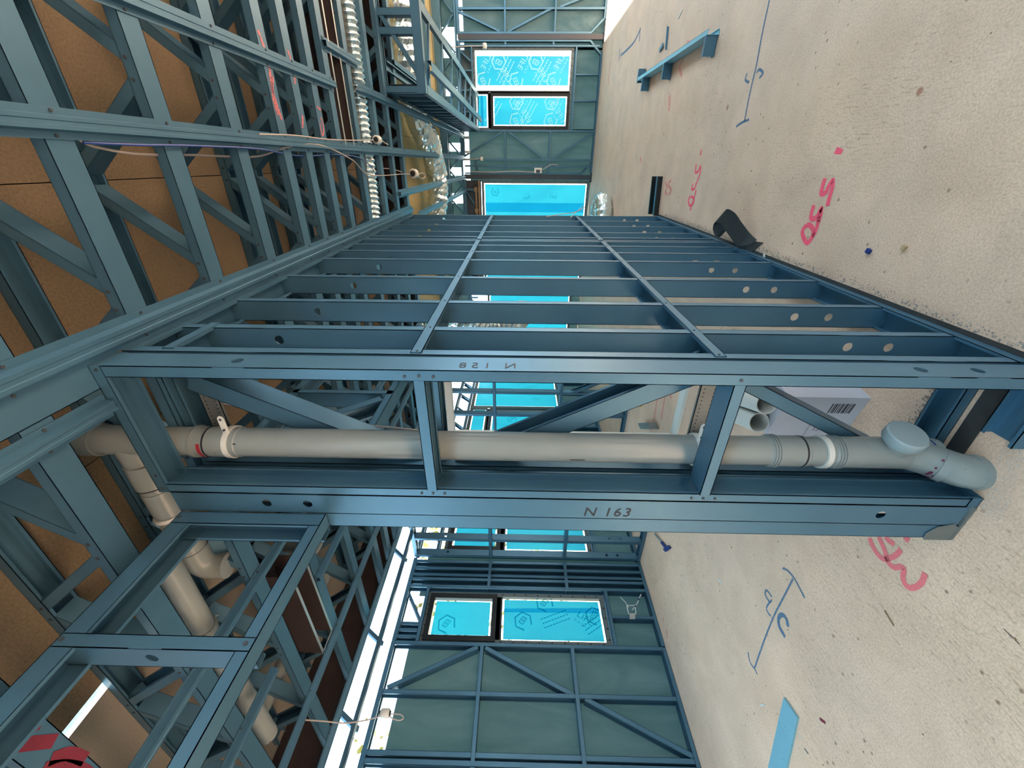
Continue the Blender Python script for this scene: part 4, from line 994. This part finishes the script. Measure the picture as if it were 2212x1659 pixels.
# ------------------------------------------------------------------ on the slab
# damp-proof strip and grit beside the partition
q = MB(); q.bx(-.60, 1.0, .0, -.484, 4.75, .0018); tag(q.build('damp_proof_strip', M['rubber']), 'black damp-proof strip under the partition plate', 'strip')
q = MB(); q.bx(-.99, 1.085, 0, -.55, 1.14, .003); tag(q.build('damp_proof_strip', M['rubber']), 'black plastic strip lying between the chase floor plates', 'strip')
q = MB(); rg = random.Random(9)
for k in range(900):
    x = -.482+abs(rg.gauss(0, .016)); y = rg.uniform(1.0, 4.5); s_ = rg.uniform(.0012, .0045)
    q.box((x, y, .0), (s_, rg.uniform(-s_, s_)*.5, 0), (rg.uniform(-s_, s_)*.4, s_, 0), (0, 0, s_*.7))
for k in range(260):
    x = rg.uniform(-.60, -1.02); y = 1.27+abs(rg.gauss(0, .015)); s_ = rg.uniform(.0012, .004); q.box((x, y, 0), (s_, 0, 0), (0, s_, 0), (0, 0, s_*.7))
tag(q.build('concrete_grit', M['rubble']), 'pale crushed concrete grit along the foot of the partition', 'grit', kind='stuff')
# curled offcut of black plastic
t = thing('plastic_offcut', 'curled black offcut of damp-proof plastic leaning on the partition foot', 'offcut', (-.42, 2.5, 0))
prof = [fl(1605, 545), fl(1560, 505, .09), fl(1572, 470, .14), fl(1548, 490, .10), fl(1552, 512, .03)]
def strip(pts, wv, m, name, par, th=.003):
    q = MB(); P = smooth_pts(pts, 6)
    for a, c in zip(P, P[1:]):
        d = (c-a); nn = d.cross(V(wv)).normalized(); q.box(a, d*1.03, wv, nn*th)
    return q.build(name, M[m], par)
ax = (fl(1637, 517)-fl(1605, 545))
strip([fl(1605, 545, .0), fl(1590, 530, .035), fl(1572, 505, .07), fl(1560, 488, .10), fl(1545, 480, .12), fl(1540, 492, .09), fl(1545, 508, .05), fl(1556, 512, .03)], ax*.93, 'rubber', 'curl', t)
strip([fl(1605, 545, .0), fl(1602, 547, -.0)+V((0, 0, .001)), fl(1618, 550, .002)], ax*.93, 'rubber', 'tail', t)
# long dark steel angle on the floor
t = thing('floor_track', 'black and steel door track lying on the slab beyond the partition', 'track', tuple(fl(1418, 420)))
a, c = fl(1432, 381), fl(1422, 466); d = c-a; wv = (fl(1418, 381)-fl(1432, 381))
q = MB(); q.box(a, d, wv, (0, 0, .006)); q.build('base', M['black'], t)
q = MB(); q.box(a, d, wv*.12, (0, 0, .05)); q.box(a+wv*.88, d, wv*.12, (0, 0, .05)); q.build('rails', M['black_alu'], t)
q = MB(); q.box(a+wv*.34, d, wv*.2, (0, 0, .03)); q.build('guide', M['steel'], t)

# steel frame offcut on the floor, upper right
t = thing('frame_offcut', 'cut off piece of blue steel frame lying on the open slab', 'offcut', tuple(fl(1460, 130)))
A0, A1 = fl(1528, 75, .09), fl(1377, 175, .09); d = (A1-A0); u = d.normalized(); side = V((u.y, -u.x, 0))
if side.dot(RIGHT) > 0: side = -side
sd = -side
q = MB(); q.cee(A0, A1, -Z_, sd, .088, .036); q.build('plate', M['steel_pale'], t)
for f in (.005, .50, .88):
    p = A0+d*f
    q = MB(); q.cee(p+V((0, 0, .001)), p+V((0, 0, .001))+side*.13, -Z_, u, .086, .036); q.build('stub', M['steel'], t)
q = MB(); p = A1; q.cee(p-side*.12, p+side*.02, -Z_, u, .086, .036); q.build('stub', M['steel'], t)
t = thing('frame_offcut', 'small bent blue steel scrap beyond the larger frame offcut', 'offcut', tuple(fl(1437, 90)))
p0, p1, p2, p3 = fl(1441, 62, .02), fl(1437, 108, .02), fl(1431, 100, .02), fl(1424, 113, .01)
q = MB(); q.box(p0, p1-p0, (0, 0, -.018), (.02, .01, 0)); q.box(p0, p1-p0, (.04, .02, 0), (0, 0, .002)); q.build('strip', M['steel'], t)
q = MB(); q.box(p2, p3-p2, (0, 0, -.01), (.035, .03, 0)); q.build('tab', M['steel'], t)
# pale blue flat bar, foreground
q = MB(); a = fl(1697, 1507); c = fl(1727, 1551); e = fl(1703, 1659)+ (fl(1703, 1659)-fl(1727, 1551))*1.2; g2 = fl(1663, 1659)+(fl(1663, 1659)-fl(1697, 1507))*1.2
n = 0; q.v = [a+V((0, 0, .012)), c+V((0, 0, .012)), e+V((0, 0, .012)), g2+V((0, 0, .012)), a, c, e, g2]
q.f = [(0, 1, 2, 3), (7, 6, 5, 4), (0, 4, 5, 1), (1, 5, 6, 2), (2, 6, 7, 3), (3, 7, 4, 0)]
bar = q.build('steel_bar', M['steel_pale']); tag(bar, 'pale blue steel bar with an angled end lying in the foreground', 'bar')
q = MB()
for px, py in ((1696, 1570), (1699, 1590), (1711, 1612), (1690, 1640)): q.disc(fl(px, py, .0122), Z_, .0022, .0006, 7)
q.build('paint_specks', M['ink'], bar)

# blue-handled tool by the left wall
t = thing('scraper', 'steel scraper with a blue end lying on the slab behind the post', 'scraper', tuple(fl(1430, 1170)))
q = MB(); q.tube([fl(1414, 1153, .012), fl(1430, 1172, .012)], .010, 8); q.build('handle', M['zinc'], t)
q = MB(); q.tube([fl(1430, 1172, .012), fl(1440, 1185, .012)], .015, 8); q.box(fl(1436, 1186), fl(1447, 1178)-fl(1436, 1186), fl(1440, 1192)-fl(1436, 1186), (0, 0, .02)); q.build('head', M['blue_ink'], t)

# stuff seen on the floor through the chase: cardboard box and two pipe offcuts
t = thing('cardboard_box', 'long white cardboard box with a barcode, on the slab behind the chase', 'box', tuple(fl(1780, 880)))
BZ = .345
P0 = fl(1882, 860); top_far = on(1655, 941, 2, BZ); dirx = V((top_far.x-P0.x, top_far.y-P0.y, 0))
diry = V((dirx.y, -dirx.x, 0)).normalized()
if diry.y < 0: diry = -diry
q = MB(); q.box(P0, dirx, diry*.30, (0, 0, BZ)); bxo = q.build('carton', M['card'], t)
q = MB(); q.box(P0+Z_*BZ+diry*.147, dirx, diry*.006, (0, 0, .001)); sub(bxo, q.build('tape', M['cable']))
nf = dirx.normalized().cross(Z_)
if nf.dot(diry) > 0: nf = -nf
dn = dirx.normalized()
q = MB()
for k, ww in enumerate((.006, .003, .004, .007, .003, .006, .003, .004, .006, .003, .005)):
    q.box(P0+dn*.035+nf*.0006+Z_*(.045+k*.0092), (0, 0, ww), dn*.055, nf*.0005)
sub(bxo, q.build('barcode', M['ink']))
tm = text_mesh('box_print', '15', .035, P0+dn*.20+nf*.001+Z_*.16, (0, 0, -1), -dn, M['ink']); sub(bxo, tm)
q = MB(); o0 = P0+dn*.16+nf*.0008+Z_*.07
for (s1, e1) in (((0, 0), (.1, 0)), ((.1, 0), (.1, .11)), ((.1, .11), (0, .11)), ((0, .11), (0, 0))):
    ribbon(q, [o0+dn*s1[0]+Z_*s1[1], o0+dn*e1[0]+Z_*e1[1]], .002, nf)
sub(bxo, q.build('print_frame', M['ink']))
def offcut(label, px, py, z, dv, r=.046):
    c = fl(px, py, z); dv = V(dv).normalized()
    t = thing('pipe_offcut', label, 'pipe', tuple(c), 'pipe offcuts behind the chase')
    q = MB(); n0 = 28
    q.tube([c, c+dv*.34], r, n0, cap=False); q.tube([c+dv*.34, c], r-.004, n0, cap=False); 
    for rr in (0,):
        k0 = len(q.v)
        a = dv.orthogonal().normalized(); b_ = dv.cross(a)
        for R_ in (r, r-.004): q.v += [c+(a*math.cos(2*math.pi*k/n0)+b_*math.sin(2*math.pi*k/n0))*R_ for k in range(n0)]
        q.f += [(k0+k, k0+(k+1) % n0, k0+n0+(k+1) % n0, k0+n0+k) for k in range(n0)]
    q.build('tube', M['white'], t, True)
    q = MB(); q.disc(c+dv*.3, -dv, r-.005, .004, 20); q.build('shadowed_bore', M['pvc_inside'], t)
    return t
offcut('upright-most of two grey pipe offcuts beside the white carton, green tinted', 1656, 873, BZ+.047, (-.35, .9, 0))
offcut('lower of two grey pipe offcuts beside the white carton, purple primer on it', 1640, 913, BZ+.047, (-.35, .9, 0))
# slab step with old paint beyond the box
q = MB()
for pts in ([(1430, 835), (1420, 860), (1414, 900), (1406, 930)], [(1440, 838), (1434, 870), (1428, 905)], [(1425, 860), (1445, 850), (1450, 862)]):
    ribbon(q, smooth_pts([fl(px, py, .0025) for px, py in pts]), .03)
q.build('spray_marking', M['pink_faint'], floor)
t = thing('junction_box', 'small grey box on the slab beyond the white door frame', 'box', tuple(fl(1412, 920)))
q = MB(); q.box(fl(1400, 927), fl(1424, 927)-fl(1400, 927), (0, .12, 0), (0, 0, .09)); q.build('body', M['galv'], t)
q = MB(); q.disc(fl(1385, 870), Z_, .05, .02, 12); tag(q.build('yellow_cap', M['yellow']), 'yellow plastic cap on the slab beyond the chase', 'cap')

# loose bits in the foreground
def bit(name, label, cat, px, py, px2, py2, wid, h, m, z=0):
    a, c = fl(px, py), fl(px2, py2); d = c-a; s_ = V((-d.y, d.x, 0)).normalized()*wid
    q = MB(); q.box(a-s_/2, d, s_, (0, 0, h)); return tag(q.build(name, M[m]), label, cat)
bit('plastic_chip', 'white plastic stub on the slab near the pale blue bar', 'chip', 1643, 1523, 1653, 1523, .008, .006, 'white')
bit('plastic_chip', 'small torn white chip on the slab near the blue dimension line', 'chip', 1553, 1250, 1559, 1259, .010, .004, 'white')
bit('masonry_nail', 'brown nail lying on the slab right of the blue dimension line', 'nail', 1912, 1319, 1932, 1352, .004, .004, 'timber')
bit('wire_scrap', 'thin dark wire scrap on the slab at the lower right', 'wire', 2168, 1358, 2203, 1392, .0012, .0015, 'ink')
bit('leaf_scrap', 'dark red leaf scrap on the slab in the foreground', 'scrap', 1772, 1553, 1783, 1561, .012, .003, 'redpaint')
bit('plastic_chip', 'white sliver on the slab beside the pale blue bar', 'chip', 1725, 1585, 1732, 1597, .003, .002, 'white')
bit('metal_chip', 'grey metal sliver on the slab beside the pale blue bar', 'chip', 1738, 1617, 1746, 1628, .006, .002, 'galv')
bit('plastic_chip', 'small blue plug on the slab near the large pink figures', 'chip', 1876, 540, 1882, 545, .018, .012, 'blue_ink')
bit('stone_chip', 'pale stone chip on the slab near the blue plug', 'chip', 1953, 533, 1958, 538, .02, .010, 'copper')
bit('wire_scrap', 'white straw on the slab near the frame offcut', 'straw', 1466, 40, 1475, 21, .012, .006, 'white')
bit('plastic_chip', 'white chip on the slab near the partition grit', 'chip', 1651, 549, 1653, 556, .012, .006, 'white')
rgm = random.Random(21)
q = MB()
for k in range(70):
    x, y = rgm.uniform(-.3, 3.4), rgm.uniform(.4, 8); s_ = rgm.uniform(.002, .006); q.box((x, y, 0), (s_, 0, 0), (0, s_*1.3, 0), (0, 0, s_*.6))
for k in range(60):
    x, y = rgm.uniform(-3.8, -.9), rgm.uniform(.1, 3); s_ = rgm.uniform(.0015, .005); q.box((x, y, 0), (s_, 0, 0), (0, s_*1.3, 0), (0, 0, s_*.6))
tag(q.build('floor_debris', M['timber']), 'tiny brown crumbs scattered over the slab', 'debris', kind='stuff')

# spray marks on the slab
def marks(name, m, w_, strokes, label, z=.0012, k=5):
    q = MB()
    for st in strokes: ribbon(q, smooth_pts([fl(px, py, z) for px, py in st], k), w_)
    o = q.build('spray_marking', M[m], floor); o['label'] = label
marks('a', 'pink', .026, [[(1742, 486), (1733, 500), (1738, 518), (1745, 524), (1754, 512), (1757, 498), (1750, 487), (1742, 486)], [(1754, 512), (1762, 498), (1767, 480), (1770, 460)],
      [(1758, 443), (1753, 460), (1752, 470), (1759, 473), (1768, 462), (1774, 450), (1772, 466), (1765, 485)],
      [(1782, 385), (1776, 405), (1774, 418), (1783, 416), (1790, 402), (1798, 390), (1798, 404), (1792, 425), (1787, 445)]], 'large bright pink sprayed figures')
marks('a2', 'pink', .05, [[(1815, 320), (1811, 328), (1809, 333)]], 'bright pink sprayed dot')
marks('b', 'pink', .022, [[(1492, 424), (1487, 432), (1490, 444), (1497, 440), (1499, 430), (1493, 424)], [(1491, 455), (1495, 440), (1500, 425), (1504, 410)], [(1497, 398), (1494, 408), (1500, 408), (1503, 398), (1506, 394)],
      [(1504, 355), (1502, 372), (1508, 370), (1513, 360), (1512, 375), (1506, 392)], [(1515, 324), (1513, 336)]], 'smaller bright pink sprayed figures')
marks('c', 'pink_faint', .03, [[(1437, 393), (1441, 405), (1437, 415), (1441, 420)], [(1450, 390), (1443, 398), (1450, 412), (1444, 420)]], 'faint pink sprayed letters')
marks('d', 'coral', .021, [[(1878, 1162), (1886, 1182), (1898, 1200), (1910, 1208), (1920, 1205)], [(1898, 1160), (1905, 1175), (1912, 1192), (1916, 1206), (1934, 1200), (1946, 1187)], [(1916, 1206), (1920, 1217), (1932, 1226), (1945, 1224), (1953, 1230), (1950, 1245), (1955, 1262), (1966, 1270), (1980, 1267), (1992, 1256), (1998, 1238)],
      [(1912, 1160), (1920, 1168), (1932, 1176)], [(1962, 1160), (1955, 1168)]], 'coral sprayed squiggle at the foot of the post')
marks('w', 'whitepaint', .06, [[(2212, 940), (2180, 1000), (2160, 1070), (2135, 1110)]], 'pale overspray around the foot of the pipe')
marks('e', 'bluepaint', .012, [[(1690, 1227), (1702, 1233), (1716, 1250), (1728, 1272), (1738, 1292)], [(1713, 1250), (1690, 1295), (1672, 1330), (1650, 1385), (1630, 1443)], [(1616, 1408), (1620, 1430), (1630, 1445), (1636, 1457)],
      [(1668, 1290), (1656, 1275), (1653, 1285), (1663, 1300), (1667, 1295)], [(1663, 1300), (1656, 1312), (1658, 1322), (1665, 1331)]], 'blue chalk dimension line with end bars')
marks('e2', 'bluepaint', .024, [[(1702, 1354), (1699, 1338), (1690, 1328), (1682, 1335), (1683, 1352), (1690, 1366), (1696, 1376)]], 'thick blue chalk letter')
marks('f', 'bluepaint', .016, [[(1662, 0), (1652, 45), (1643, 90), (1634, 140), (1620, 200), (1608, 262)], [(1590, 274), (1600, 266), (1618, 258)], [(1640, 168), (1648, 158), (1640, 150), (1634, 158)], [(1614, 158), (1610, 172), (1618, 178)]], 'long faint blue chalk dimension line')
marks('g', 'bluepaint', .03, [[(1384, 62), (1370, 90), (1357, 105), (1341, 120)], [(1383, 60), (1381, 90)], [(1339, 105), (1337, 130)]], 'short blue chalk dimension line')
marks('h', 'pink_faint', .05, [[(1320, 130), (1317, 150), (1314, 185)], [(1447, 205), (1445, 240)], [(1383, 340), (1384, 350)]], 'faint pink sprayed dashes')
marks('i', 'pink_faint', .03, [[(1484, 90), (1490, 94)], [(1475, 130), (1468, 145), (1473, 165)], [(1432, 1335), (1434, 1342)], [(1440, 1360), (1441, 1380)]], 'faint pink sprayed smudges')
